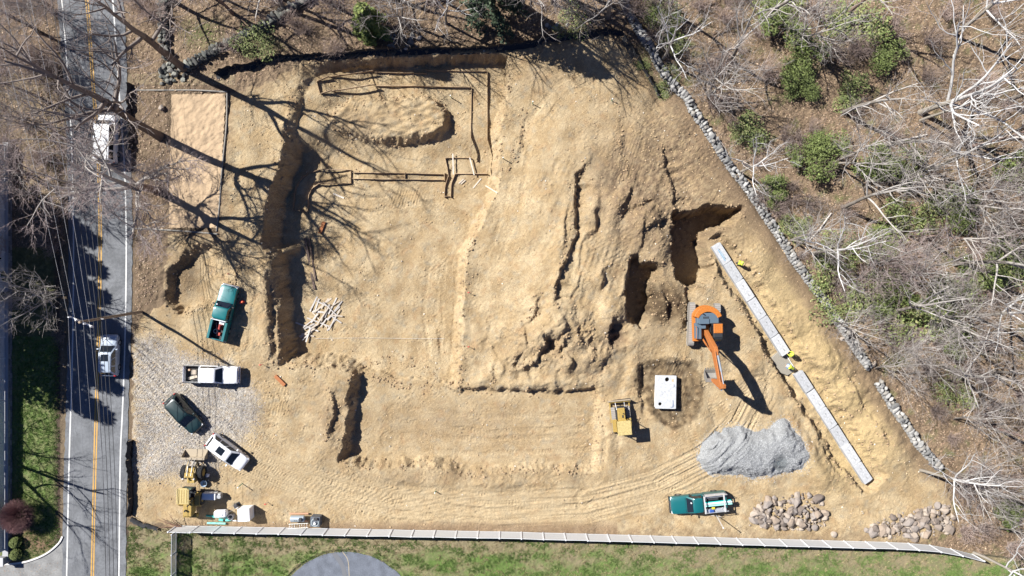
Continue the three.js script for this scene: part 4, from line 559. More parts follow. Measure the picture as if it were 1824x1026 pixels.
siltFence('long black silt fence along the woods at the top of the site', [[384, 132], [400, 125], [430, 118], [462, 110], [500, 101], [560, 98], [620, 95], [700, 89], [780, 87], [860, 86], [930, 78], [980, 68], [1040, 60], [1080, 54], [1105, 60], [1122, 80], [1132, 100], [1146, 124], [1160, 148], [1174, 174]], 1.0);
siltFence('black silt fence strip beside the road next to the white van', [[236, 150], [234, 175], [237, 210], [239, 245], [238, 268]], 0.8, 0.25);
siltFence('black silt fence strip between the road and the gravel lot', [[238, 783], [235, 810], [236, 850], [239, 885], [236, 918]], 0.8, 0.25);
siltFence('crumpled black silt fence end by the fence corner', [[236, 920], [250, 928], [265, 932], [284, 940]], 0.4, 0.3);
// straw blanket and its socks
{
  const g = new THREE.ShapeGeometry(new THREE.Shape(matPoly.pts.map(([u, v]) => new THREE.Vector2(u, v))), 1), n = 40, pos = [], uv = [], idx = [], tex = noiseTex(512, (x, y) => { const k = tnoise(n1, x, y, 70) * 26 + tnoise(n2, x * 1, y, 24) * 16; return [clamp(232 + k, 0, 255), clamp(226 + k, 0, 255), clamp(214 + k, 0, 255)]; });
  for (let j = 0; j <= 96; j++) for (let i = 0; i <= 40; i++) { const b = j / 96, a = i / 40, l = lerp(306, 301, b), r = lerp(402, 387, b ** 1.3), u = lerp(l, r, a) + 1.5 * n1(b * 30, a > 0.5 ? 5 : 1), v = lerp(168, 406, b) + 1.5 * n2(a * 20, b > 0.5 ? 5 : 1), p = G(u, v, 0.07 + 0.02 * n3(u / 3, v / 3)); pos.push(p.x, p.y, p.z); uv.push(p.x / 3, p.z / 3); if (i < 40 && j < 96) { const o = j * 41 + i; idx.push(o, o + 41, o + 1, o + 1, o + 41, o + 42); } }
  const q = new THREE.BufferGeometry(); q.setAttribute('position', new THREE.Float32BufferAttribute(pos, 3)); q.setAttribute('uv', new THREE.Float32BufferAttribute(uv, 2)); q.setIndex(idx); q.computeVertexNormals();
  const m = new THREE.Mesh(q, std(0.53, 0.41, 0.295, 0.95, 0, { map: tex, bumpMap: rep(relief, 2), bumpScale: 0.02 })); m.name = 'straw_blanket'; m.receiveShadow = m.castShadow = true; scene.add(m); tag(m, 'pale straw erosion blanket laid on the verge beside the road', 'straw mat');
  const sock = (line, lb, r = 0.09) => { const c = new THREE.CatmullRomCurve3(line.map(([u, v]) => G(u, v, r * 0.7))); const k = new THREE.Mesh(new THREE.TubeGeometry(c, 60, r, 8), std(0.40, 0.375, 0.34, 0.95, 0, { map: rep(grain, 8, 1) })); k.name = numbered('straw_sock'); k.castShadow = k.receiveShadow = true; scene.add(k); tag(k, lb, 'erosion sock'); };
  sock([[232, 161], [290, 161], [350, 161], [405, 164]], 'grey erosion sock along the top of the straw blanket'); sock([[405, 166], [404, 220], [396, 300], [390, 380], [386, 412]], 'grey erosion sock along the right side of the straw blanket'); sock([[242, 407], [300, 410], [345, 413], [388, 417]], 'grey erosion sock along the bottom of the straw blanket');
}
// ---------------------------------------------------------------- retaining wall of concrete blocks
const softTex = noiseTex(256, (x, y) => { const k = 232 + 16 * tnoise(n1, x, y, 5) + 10 * tnoise(n2, x, y, 26) - (tnoise(n3, x, y, 9) > 0.62 ? 26 : 0); return [clamp(k, 0, 255), clamp(k, 0, 255), clamp(k, 0, 255)]; }), concrete = [[0.50, 0.51, 0.525], [0.45, 0.46, 0.475], [0.54, 0.55, 0.56]].map((c) => std(...c, 0.88, 0, { map: rep(softTex, 0.6) })), stain = std(0.16, 0.30, 0.42, 0.8);
{
  const t = thing('retaining_wall', 'line of white concrete blocks set in a trench beside the stone wall', 'wall'), A = new THREE.Vector2(1272, 436), B = new THREE.Vector2(1543, 856), L = A.distanceTo(B), n = 13, r = rng(671), dir = Math.atan2(B.y - A.y, B.x - A.x);
  const shape = new THREE.Shape([[-1.17, -0.5], [1.17, -0.5], [1.17, 0.2], [1.1, 0.5], [-1.12, 0.5], [-1.17, 0.4]].map((p) => new THREE.Vector2(...p))), blk = new THREE.ExtrudeGeometry(shape, { depth: 0.7, bevelEnabled: true, bevelSize: 0.03, bevelThickness: 0.03, bevelSegments: 2 }); blk.rotateX(-Math.PI / 2); blk.translate(0, -0.1, 0);
  for (let i = 0; i < n; i++) {
    const s = (i + 0.5) / n; if (i === 6) continue;
    const u = lerp(A.x, B.x, s), v = lerp(A.y, B.y, s), m = part(t, 'concrete_block', blk, concrete[i % 3]); const gy = Math.max(gh(u, v), gh(u - 12, v - 19), gh(u + 12, v + 19)) - 0.04; m.position.copy(P(u, v, gy)); m.rotation.y = -dir + (r() - 0.5) * 0.015;
    const lift = part(m, 'lifting_hook', merge(new THREE.TorusGeometry(0.1, 0.02, 5, 10, Math.PI).translate(-0.6, 0.63, 0), new THREE.TorusGeometry(0.1, 0.02, 5, 10, Math.PI).translate(0.6, 0.63, 0)), std(0.2, 0.2, 0.2, 0.6, 0.6)); lift.castShadow = true;
    if (i === 0) part(m, 'marker_stripe', merge(box(1.5, 0.006, 0.1, 0.15, 0.636, 0.1), box(1.1, 0.006, 0.05, 0.2, 0.636, -0.06)), stain);
  }
  // the footing block being bedded where the workers stand
  const bed = new THREE.Mesh(toCreasedNormals(prism([[-1.25, -0.75], [-0.6, -0.95], [0.7, -0.9], [1.35, -0.5], [1.4, 0.3], [0.5, 0.62], [-1.0, 0.6], [-1.35, 0.1]], 0.34, 0.06).rotateX(-Math.PI / 2), 0.5), std(0.40, 0.365, 0.31, 0.95, 0, { map: rep(grain, 0.4) })); bed.name = 'gravel_bed'; bed.castShadow = bed.receiveShadow = true; bed.position.copy(P(1396, 646, gh(1396, 646) + 0.12)); bed.rotation.y = -dir + 0.05; scene.add(bed); tag(bed, 'levelled grey gravel bed in the gap of the block wall', 'gravel');
  const lev = new THREE.Mesh(rbox(1.9, 0.1, 0.05, 0, 0, 0, 0.01), std(0.8, 0.81, 0.8, 0.5)); lev.name = 'spirit_level'; lev.castShadow = true; lev.position.copy(P(1409, 646, gh(1396, 646) + 0.34)); lev.rotation.y = -dir; scene.add(lev); tag(lev, 'long white level lying on the gravel bed between the workers', 'level');
}
// ---------------------------------------------------------------- septic tank
{
  const t = thing('septic_tank', 'white concrete septic tank with two round openings in damp soil', 'tank'), y = gh(1186, 700) - 0.25, p = P(1187, 699, 0.7);
  let s = new THREE.Shape([[-1.08, -1.82], [1.08, -1.82], [1.12, -1.78], [1.12, 1.78], [1.08, 1.82], [-1.08, 1.82], [-1.12, 1.78], [-1.12, -1.78]].map((q) => new THREE.Vector2(...q))); const hole = (x, z, r) => { const h = new THREE.Path(); h.absarc(x, -z, r, 0, Math.PI * 2); s.holes.push(h); }; hole(0.1, -1.4, 0.25); hole(-0.62, 1.32, 0.2);
  const lid = new THREE.ExtrudeGeometry(s, { depth: 0.14, bevelEnabled: true, bevelSize: 0.02, bevelThickness: 0.02, bevelSegments: 1, curveSegments: 24 }); lid.rotateX(-Math.PI / 2); lid.translate(0, 1.05, 0);
  part(t, 'lid', lid, std(0.56, 0.575, 0.595, 0.85, 0, { map: rep(softTex, 0.4) }));
  const shell = merge(box(2.16, 1.05, 0.1, 0, 0.52, -1.72), box(2.16, 1.05, 0.1, 0, 0.52, 1.72), box(0.1, 1.05, 3.34, -1.03, 0.52, 0), box(0.1, 1.05, 3.34, 1.03, 0.52, 0), box(1.96, 0.1, 3.34, 0, 0.05, 0)); part(t, 'shell', shell, std(0.60, 0.61, 0.62, 0.9));
  const puddle = (pts) => { const g = new THREE.ShapeGeometry(new THREE.Shape(pts.map((q) => new THREE.Vector2(q[0], -q[1])))); g.rotateX(-Math.PI / 2); g.translate(0, 1.214, 0); return g; };
  part(t, 'water_stain', puddle([[0.72, 0.85], [0.86, 0.9], [0.9, 1.3], [0.95, 1.5], [0.84, 1.7], [0.5, 1.72], [0.72, 1.55], [0.78, 1.2]]), std(0.20, 0.23, 0.30, 0.3)); part(t, 'water_stain', puddle([[0.8, -0.9], [0.95, -0.85], [0.97, -0.6], [0.7, -0.5], [0.85, -0.65]]), std(0.24, 0.26, 0.30, 0.35)); part(t, 'mud_splash', puddle([[0.6, -1.4], [0.85, -1.5], [0.8, -1.3], [0.95, -1.2], [0.65, -1.15]]), std(0.45, 0.36, 0.22, 0.9));
  t.position.set(p.x, y, p.z); t.rotation.y = -0.02;
}
// ---------------------------------------------------------------- gravel pile
{
  const pl = poly([[1238, 815], [1246, 790], [1262, 772], [1290, 762], [1318, 755], [1345, 768], [1368, 760], [1388, 742], [1402, 745], [1420, 768], [1436, 790], [1440, 815], [1430, 838], [1385, 850], [1340, 856], [1300, 846], [1270, 850], [1246, 835]]), n0 = 1226, n1v = 730, st = 2, nu = 112, nv = 70, pos = [], c = [], idx = [], uv = [];
  for (let j = 0; j <= nv; j++) for (let i = 0; i <= nu; i++) {
    const u = n0 + i * st, v = n1v + j * st, d = sdist(pl, u + 3 * n1(u / 20, v / 20), v + 3 * n2(u / 20, v / 20), 30), lobes = 0.5 * bump2(u, v, 1330, 800, 34, 40) + 0.45 * bump2(u, v, 1280, 805, 30, 34) + 0.6 * bump2(u, v, 1390, 785, 30, 40);
    let h = -0.12 + sm(-2, 26, d) * 1.0 + (d > 0 ? lobes * Math.min(1, d / 14) + 0.13 * fbm(n3, u / 30, v / 30, 2) * Math.min(1, d / 8) : 0); if (d > 0) h += 0.022 * n1(u / 2.2, v / 2.2) - 0.35 * bump2(u, v, 1383, 824, 13, 17) - 0.12 * bump2(u, v, 1352, 805, 5, 30);
    const p = P(u, v); p.y = gplan(u, v) + (d < -1 ? -0.3 : h); pos.push(p.x, p.y, p.z); uv.push(p.x, p.z); const f = n2(u / 2.1, v / 2.1), k = 1 + 0.22 * f, dk = clamp(1.4 * bump2(u + 3 * f, v, 1384, 822, 16, 18) - 0.3), m = mixc([0.42, 0.43, 0.445], [0.2, 0.24, 0.26], dk); c.push(m[0] * k, m[1] * k, m[2] * k);
    if (i < nu && j < nv && d > -6) { const o = j * (nu + 1) + i; idx.push(o, o + nu + 1, o + 1, o + 1, o + nu + 1, o + nu + 2); }
  }
  const g = new THREE.BufferGeometry(); g.setAttribute('position', new THREE.Float32BufferAttribute(pos, 3)); g.setAttribute('color', new THREE.Float32BufferAttribute(c, 3)); g.setAttribute('uv', new THREE.Float32BufferAttribute(uv, 2)); g.setIndex(idx); g.computeVertexNormals();
  const m = new THREE.Mesh(g, new THREE.MeshStandardMaterial({ vertexColors: true, roughness: 0.95, map: rep(grain, 1 / 3), bumpMap: rep(relief, 1 / 2), bumpScale: 0.05 })); m.name = 'gravel_pile'; m.castShadow = m.receiveShadow = true; scene.add(m); tag(m, 'pile of pale grey crushed stone beside the haul track', 'gravel pile');
  const r = rng(655), sp = [], ray = []; for (let k = 0; k < 60000 && sp.length < 9000; k++) { const u = 1225 + 225 * r(), v = 728 + 140 * r(), d = sdist(pl, u, v, 14); if (d < -9 || (d < 0 && r() > 0.12)) continue; const i = Math.round((u - n0) / st), j = Math.round((v - n1v) / st), o = (j * (nu + 1) + i) * 3; if (d > 0 && (i < 0 || j < 0 || i > nu || j > nv)) continue; const p = P(u, v); p.y = d > 0 ? Math.max(pos[o + 1], gplan(u, v)) + 0.01 : gplan(u, v) + 0.02; sp.push({ p, turn: r() * 6, s: 0.05 + 0.06 * r(), dk: bump2(u, v, 1384, 822, 15, 17) }); }
  const gi = scatter('crushed_stone', stoneGeo(656, 0), std(1, 1, 1, 0.95), sp, (q, i) => { const k = (0.24 + 0.32 * rng(i)()) * (q.dk > 0.5 ? 0.55 : 1); return col(k * 0.98, k, k * 1.02); }); tag(gi, 'crushed grey stones on and around the gravel pile', 'gravel');
  const lr = rng(657), ls = []; for (let k = 0; k < 60000 && ls.length < 15000; k++) { const u = 226 + 250 * lr(), v = 586 + 282 * lr(); if (u < 236 || lr() > sm(-8, 30, sdist(lot, u, v, 30) + 10 * n2(u / 16, v / 16))) continue; ls.push({ p: G(u, v, 0.015), turn: lr() * 6, s: 0.045 + 0.06 * lr() }); }
  tag(scatter('lot_gravel', stoneGeo(658, 0), std(1, 1, 1, 0.95), ls, (q, i) => { const k = 0.18 + 0.42 * rng(i)(), w = rng(i + 5)(); return col(k, k * (0.9 + 0.06 * w), k * (0.82 + 0.16 * w)); }), 'loose pale and pinkish gravel covering the parking lot', 'gravel');
}
// ---------------------------------------------------------------- footing forms
const formWood = [[0.36, 0.26, 0.16], [0.30, 0.21, 0.13], [0.42, 0.31, 0.2]].map((c) => std(...c, 0.9)), paleWood = [[0.48, 0.41, 0.33], [0.42, 0.355, 0.285], [0.54, 0.48, 0.41], [0.38, 0.33, 0.27]].map((c) => std(...c, 0.85)), greyWood = [[0.50, 0.47, 0.44], [0.42, 0.39, 0.36]].map((c) => std(...c, 0.9)), rust = std(0.32, 0.12, 0.045, 0.85);
function form(label, runs, hgt = 0.36) {
  const t = thing('footing_form', label, 'formwork'), r = rng(runs.length * 31 + label.length);
  for (const line of runs) for (let i = 0; i + 1 < line.length; i++) {
    const A = G(...line[i]), B = G(...line[i + 1]), y = Math.max(A.y, B.y), n = Math.max(1, Math.round(A.distanceTo(B) / 3.6)); A.y = B.y = y + hgt / 2 - 0.06;
    for (let k = 0; k < n; k++) part(t, 'board', beam(A.clone().lerp(B, k / n + 0.002), A.clone().lerp(B, (k + 1) / n - 0.002), 0.05, hgt), formWood[Math.floor(r() * 3)]);
    for (let k = 0; k <= n; k++) { const q = A.clone().lerp(B, clamp(k / n, 0.04, 0.96)); part(t, 'stake', box(0.05, 0.6, 0.05, q.x + 0.05, q.y - 0.02, q.z + 0.05), formWood[1]); }
  }
  return t;
}
form('hook shaped timber footing form round the dirt mound in the upper excavation', [[[565, 146], [588, 138], [668, 130], [760, 132], [759, 127], [868, 128], [868, 220], [868, 310], [811, 310], [804, 328], [803, 352]], [[571, 168], [592, 163], [670, 154], [735, 154], [840, 157], [839, 282], [793, 282], [797, 300], [799, 314], [793, 332], [792, 352]], [[565, 146], [571, 168]], [[792, 350], [803, 350]]]);
form('curved timber footing form in the shade of the left bank', [[[626, 303], [570, 303], [546, 311], [532, 325], [526, 345], [523, 375]], [[549, 377], [551, 348], [557, 336], [569, 328], [625, 327]], [[523, 375], [549, 377]], [[626, 303], [626, 327]]]);
form('straight narrow timber footing form linking the curved and hooked forms', [[[629, 308], [722, 309], [790, 311]], [[629, 319], [722, 320], [790, 321]], [[722, 307], [722, 321]], [[792, 308], [792, 322]]]);
function board(name, label, u0, v0, u1, v1, w, h, mat, group, up = 0.03, up1 = up) { const A = G(u0, v0, up), B = G(u1, v1, up1), m = new THREE.Mesh(beam(A, B, w, h), mat); m.name = numbered(name); m.castShadow = m.receiveShadow = true; scene.add(m); return tag(m, label, 'board', group); }
board('timber_board', 'long dark board of a pair lying below the left trench, left one', 544, 424, 561, 515, 0.24, 0.22, std(0.12, 0.085, 0.07, 0.9), undefined, 0.12); board('timber_board', 'long dark board of a pair lying below the left trench, right one', 551, 424, 563, 500, 0.16, 0.2, std(0.13, 0.09, 0.07, 0.9), undefined, 0.12);
board('steel_plate', 'short rust brown plank standing out on the pale excavation floor', 570, 416, 578, 395, 0.36, 0.14, rust, undefined, 0.14); board('steel_plate', 'rust brown beam lying at the corner above the tyre marks', 491, 669, 508, 686, 0.36, 0.16, rust, undefined, 0.14);
[[807, 275, 808, 312], [837, 282, 845, 313]].forEach(([a, b, c, d], i) => board('timber_board', (i ? 'right' : 'left') + ' pale board leaning across the corner of the footing form', a, b, c, d, 0.14, 0.05, paleWood[2], undefined, 0.4)); [[817, 327, 826, 319], [821, 328, 829, 321]].forEach(([a, b, c, d]) => board('timber_board', 'short pale board of a close pair on the dirt below the footing form', a, b, c, d, 0.14, 0.05, paleWood[0], 'close pair of short boards', 0.06)); board('timber_board', 'pale board lying slanted below the corner of the footing form', 843, 335, 857, 318, 0.12, 0.05, paleWood[2], undefined, 0.06); board('timber_board', 'pale board lying at the foot of the bright slope', 865, 331, 886, 344, 0.13, 0.05, paleWood[0], undefined, 0.07); board('timber_board', 'short white board below the curved footing form', 594, 345, 613, 353, 0.18, 0.05, paleWood[2], undefined, 0.06);
{ const r = rng(691); for (let i = 0; i < 34; i++) { const inPit = i > 25, cu = inPit ? 545 + 8 * r() : 558 + 46 * r(), cv = inPit ? 575 + 28 * r() : 535 + 44 * r(), a = (r() < 0.75 ? -0.85 : 0.4) + (r() - 0.5) * 0.9, L = (9 + 13 * r()); board('timber_board', inPit ? 'scrap board tumbled into the shaded trench beside the lumber heap' : 'pale scrap board in the loose heap beside the shaded trench', cu - Math.cos(a) * L, cv - Math.sin(a) * L, cu + Math.cos(a) * L, cv + Math.sin(a) * L, 0.09 + 0.1 * r(), 0.045, (r() < 0.7 ? greyWood : paleWood)[Math.floor(r() * 2)], inPit ? 'scrap boards in the trench' : 'scrap boards in the heap', 0.04 + 0.25 * r(), 0.04 + 0.2 * r()); } }
// survey stakes: white capped green pipes and ribboned laths
const stakeSpots = [[804, 174, 1.2, 0, 'green pipe stake with white cap inside the hooked footing form'], [949, 186, 1.1, 0, 'green pipe stake with white cap on the dirt right of the hooked footing form'], [1090, 180, 0.8, 0, 'white capped stake near the end of the silt fence'], [897, 283, 1.1, 0, 'green stake at the top of the bright slope'], [432, 861, 1.4, 0, 'green pipe stake with white cap right of the wheel loader'], [776, 875, 0.7, 0, 'white capped stake at the edge of the haul track'], [835, 521, 0.8, 1, 'red ribboned stake above the bright slope, upper one'], [834, 617, 0.9, 1, 'red ribboned stake above the bright slope, lower one'], [468, 649, 0.9, 1, 'red ribboned stake at the end of the shaded trench'], [477, 894, 0.9, 1, 'orange ribboned stake by the white box near the fence'], [412, 489, 1.0, 1, 'pink ribboned stake in front of the green pickup'], [1275, 916, 3.0, 2, 'tall pale pole behind the green rack truck']];
for (const [u, v, h, k, lb] of stakeSpots) {
  const t = thing('survey_stake', lb, 'stake'); t.position.copy(G(u, v, -0.1)); if (k === 0) { part(t, 'pipe', cyl(0.045, 0.045, h, 'y', 0, h / 2, 0, 8), std(0.05, 0.30, 0.20, 0.5)); part(t, 'cap', cyl(0.06, 0.06, 0.14, 'y', 0, h, 0, 8), std(0.82, 0.83, 0.82, 0.5)); } else if (k === 1) { part(t, 'lath', box(0.05, h, 0.03, 0, h / 2, 0), paleWood[1]); part(t, 'ribbon', merge(box(0.16, 0.1, 0.1, 0, h - 0.05, 0), box(0.24, 0.02, 0.06, 0.12, h - 0.12, 0.02, 0, 0.6, -0.5)), std(0.62, 0.09, 0.07, 0.7)); } else { part(t, 'lath', beam([0, 0, 0], [0.1, h, 0.35], 0.09, 0.04), greyWood[0]); part(t, 'cap', box(0.12, 0.1, 0.12, 0.1, h, 0.36), std(0.8, 0.8, 0.78, 0.6)); part(t, 'brace', beam([-0.8, 0.1, 0.1], [0.5, 0.5, 0.12], 0.06, 0.04), greyWood[1]); }
  t.rotation.set((rng(u)() - 0.5) * 0.12, 0, (rng(v)() - 0.5) * 0.12);
}
{ const c = new THREE.CatmullRomCurve3([[562, 603], [610, 602], [675, 602], [740, 603], [792, 603]].map(([u, v], i) => G(u, v, 0.12 + 0.03 * (i % 2)))), m = new THREE.Mesh(new THREE.TubeGeometry(c, 60, 0.011, 4), std(0.7, 0.7, 0.68, 0.7)); m.name = 'string_line'; scene.add(m); tag(m, 'thin white string line stretched over the excavation floor', 'string'); }
// ---------------------------------------------------------------- utility pole and wires
{
  const t = thing('utility_pole', 'leaning wooden utility pole with white crossarm over the road', 'utility pole'), b = G(253, 555), top = P(141, 574, 10.9), y = 10.9, wood = std(0.30, 0.235, 0.17, 0.9);
  t.position.copy(b); const e = top.clone().sub(b); part(t, 'pole', bar([0, -0.3, 0], e, 0.17, 12, 0.12), wood);
  const ax = V3(0.92, 0.02, 0.4).normalize(), c = e.clone().multiplyScalar(0.965); part(t, 'crossarm', beam(c.clone().addScaledVector(ax, -1.25), c.clone().addScaledVector(ax, 1.25), 0.13, 0.12), std(0.70, 0.70, 0.68, 0.6));
  for (const s of [-1.15, -0.4, 0.45, 1.15]) part(t, 'insulator', cyl(0.06, 0.1, 0.34, 'y', c.x + ax.x * s, c.y + 0.22, c.z + ax.z * s, 10), std(0.82, 0.83, 0.85, 0.3));
  part(t, 'brace', merge(bar(c.clone().addScaledVector(ax, -0.7), e.clone().multiplyScalar(0.9), 0.03, 6), bar(c.clone().addScaledVector(ax, 0.7), e.clone().multiplyScalar(0.9), 0.03, 6)), std(0.5, 0.5, 0.5, 0.5, 0.5));
  const arm = e.clone().multiplyScalar(0.72); part(t, 'cable_bracket', beam([arm.x - 0.4, arm.y, arm.z], [arm.x + 0.5, arm.y, arm.z], 0.08, 0.1), std(0.35, 0.35, 0.36, 0.6));
  const wireMat = std(0.30, 0.30, 0.32, 0.5, 0.2), cab = std(0.05, 0.05, 0.055, 0.6);
  const wire = (A, M, B, r, mat, lb, gr) => { const c3 = new THREE.CatmullRomCurve3([A, M, B]), m = new THREE.Mesh(new THREE.TubeGeometry(c3, 28, r, 4), mat); m.name = numbered('power_line'); m.castShadow = true; scene.add(m); tag(m, lb, 'wire', gr); };
  const W = (p) => p.clone().add(b), words = ['leftmost', 'second', 'third', 'rightmost'];
  [-1.15, -0.4, 0.45, 1.15].forEach((s, i) => { const q = W(c.clone().addScaledVector(ax, s)); q.y += 0.38; const nn = P(-30 + 26 * i, -40 + 4 * i, 10.2), nm = q.clone().lerp(nn, 0.5); nm.y -= 0.55; wire(q, nm, nn, 0.015, wireMat, words[i] + ' of four overhead wires running from the crossarm to the top left'); const ss = P(128 + 22 * i, 1080, 10.4), sm2 = q.clone().lerp(ss, 0.5); sm2.y -= 0.5; wire(q, sm2, ss, 0.015, wireMat, words[i] + ' of four overhead wires running from the crossarm to the bottom edge'); });
  [0.80, 0.74, 0.68, 0.62].forEach((f, i) => { const q = W(e.clone().multiplyScalar(f)); const nn = P(70 + 16 * i, -40, e.y * f - 0.2), nm = q.clone().lerp(nn, 0.5); nm.y -= 0.4; wire(q, nm, nn, 0.03, cab, ['highest', 'second highest', 'third', 'lowest'][i] + ' of the thick dark cables strung from the pole to the top edge'); const ss = P(190 + 7 * i, 1080, e.y * f - 0.2), sm2 = q.clone().lerp(ss, 0.5); sm2.y -= 0.4; wire(q, sm2, ss, 0.03, cab, ['highest', 'second highest', 'third', 'lowest'][i] + ' of the thick dark cables strung from the pole to the bottom edge'); });
}
// ---------------------------------------------------------------- vehicles: local x forward, y up, z to the right
const glassMat = new THREE.MeshPhysicalMaterial({ color: col(0.012, 0.016, 0.022), roughness: 0.06, clearcoat: 0.6 }), tyreMat = std(0.022, 0.022, 0.023, 0.9), rimMat = std(0.5, 0.5, 0.52, 0.35, 0.8), blackTrim = std(0.02, 0.02, 0.022, 0.6), lampMat = std(0.75, 0.77, 0.8, 0.15), redLamp = std(0.45, 0.02, 0.02, 0.25), chrome = std(0.62, 0.63, 0.65, 0.25, 0.9);
const paint = (r, g, b) => new THREE.MeshPhysicalMaterial({ color: col(r, g, b), roughness: 0.42, clearcoat: 0.7, clearcoatRoughness: 0.12 });
function loft(stations, capEnds = true) {  // stations: [x, ring of [z, y]]
  const m = stations[0][1].length, pos = [], idx = []; for (const [x, ring] of stations) for (const [z, y] of ring) pos.push(x, y, z);
  for (let i = 0; i + 1 < stations.length; i++) for (let k = 0; k < m; k++) { const a = i * m + k, b = i * m + (k + 1) % m; idx.push(a, a + m, b, b, a + m, b + m); }
  if (capEnds) for (const i of [0, stations.length - 1]) { const o = i * m, [x, ring] = stations[i], c = pos.length / 3; pos.push(x, ring.reduce((s, q) => s + q[1], 0) / m, 0); for (let k = 0; k < m; k++) { const a = o + k, b = o + (k + 1) % m; idx.push(...(i ? [c, b, a] : [c, a, b])); } }
  const g = new THREE.BufferGeometry(); g.setAttribute('position', new THREE.Float32BufferAttribute(pos, 3)); g.setIndex(idx); const t = toCreasedNormals(orient(g), 0.7); return t;
}
function orient(g) { // make a closed shell face outwards
  const p = g.attributes.position, ix = Array.from(g.index.array); let vol = 0; const a = V3(), b = V3(), c = V3(); for (let i = 0; i < ix.length; i += 3) { a.fromBufferAttribute(p, ix[i]); b.fromBufferAttribute(p, ix[i + 1]); c.fromBufferAttribute(p, ix[i + 2]); vol += a.dot(b.cross(c)); } if (vol < 0) for (let i = 0; i < ix.length; i += 3) [ix[i], ix[i + 1]] = [ix[i + 1], ix[i]]; g.setIndex(ix); return g;
}
const section = (w, y0, y1, r = 0.12, crown = 0.04) => [[-w * 0.94, y0], [-w, y0 + 0.12], [-w, y1 - r * 1.3], [-w + r * 0.35, y1 - r * 0.4], [-w + r * 1.3, y1], [-w * 0.4, y1 + crown], [w * 0.4, y1 + crown], [w - r * 1.3, y1], [w - r * 0.35, y1 - r * 0.4], [w, y1 - r * 1.3], [w, y0 + 0.12], [w * 0.94, y0]];
function quad(a, b, c, d, n = 0.012) { const A = V3(...a), B = V3(...b), C = V3(...c), D = V3(...d), N = B.clone().sub(A).cross(D.clone().sub(A)).normalize().multiplyScalar(n), pos = []; for (const q of [A, B, C, D]) pos.push(...q.clone().add(N).toArray()); for (const q of [A, B, C, D]) pos.push(...q.clone().sub(N).toArray()); const g = new THREE.BufferGeometry(); g.setAttribute('position', new THREE.Float32BufferAttribute(pos, 3)); g.setIndex([0, 1, 2, 0, 2, 3, 4, 6, 5, 4, 7, 6, 0, 4, 5, 0, 5, 1, 1, 5, 6, 1, 6, 2, 2, 6, 7, 2, 7, 3, 3, 7, 4, 3, 4, 0]); return toCreasedNormals(orient(g), 0.2); }
function wheel(parent, x, z, R, w) {
  const prof = [[R * 0.58, -w / 2], [R * 0.9, -w / 2], [R, -w * 0.34], [R, w * 0.34], [R * 0.9, w / 2], [R * 0.58, w / 2]].map((p) => new THREE.Vector2(...p)), ty = new THREE.LatheGeometry(prof, 22); ty.rotateX(Math.PI / 2);
  const g = new THREE.Group(); g.name = 'wheel'; g.position.set(x, R, z); parent.add(g); part(g, 'tyre', ty, tyreMat); part(g, 'rim', merge(cyl(R * 0.6, R * 0.6, w * 0.8, 'z', 0, 0, 0, 18), cyl(R * 0.2, R * 0.2, w * 0.95, 'z', 0, 0, 0, 10)), rimMat); return g;
}
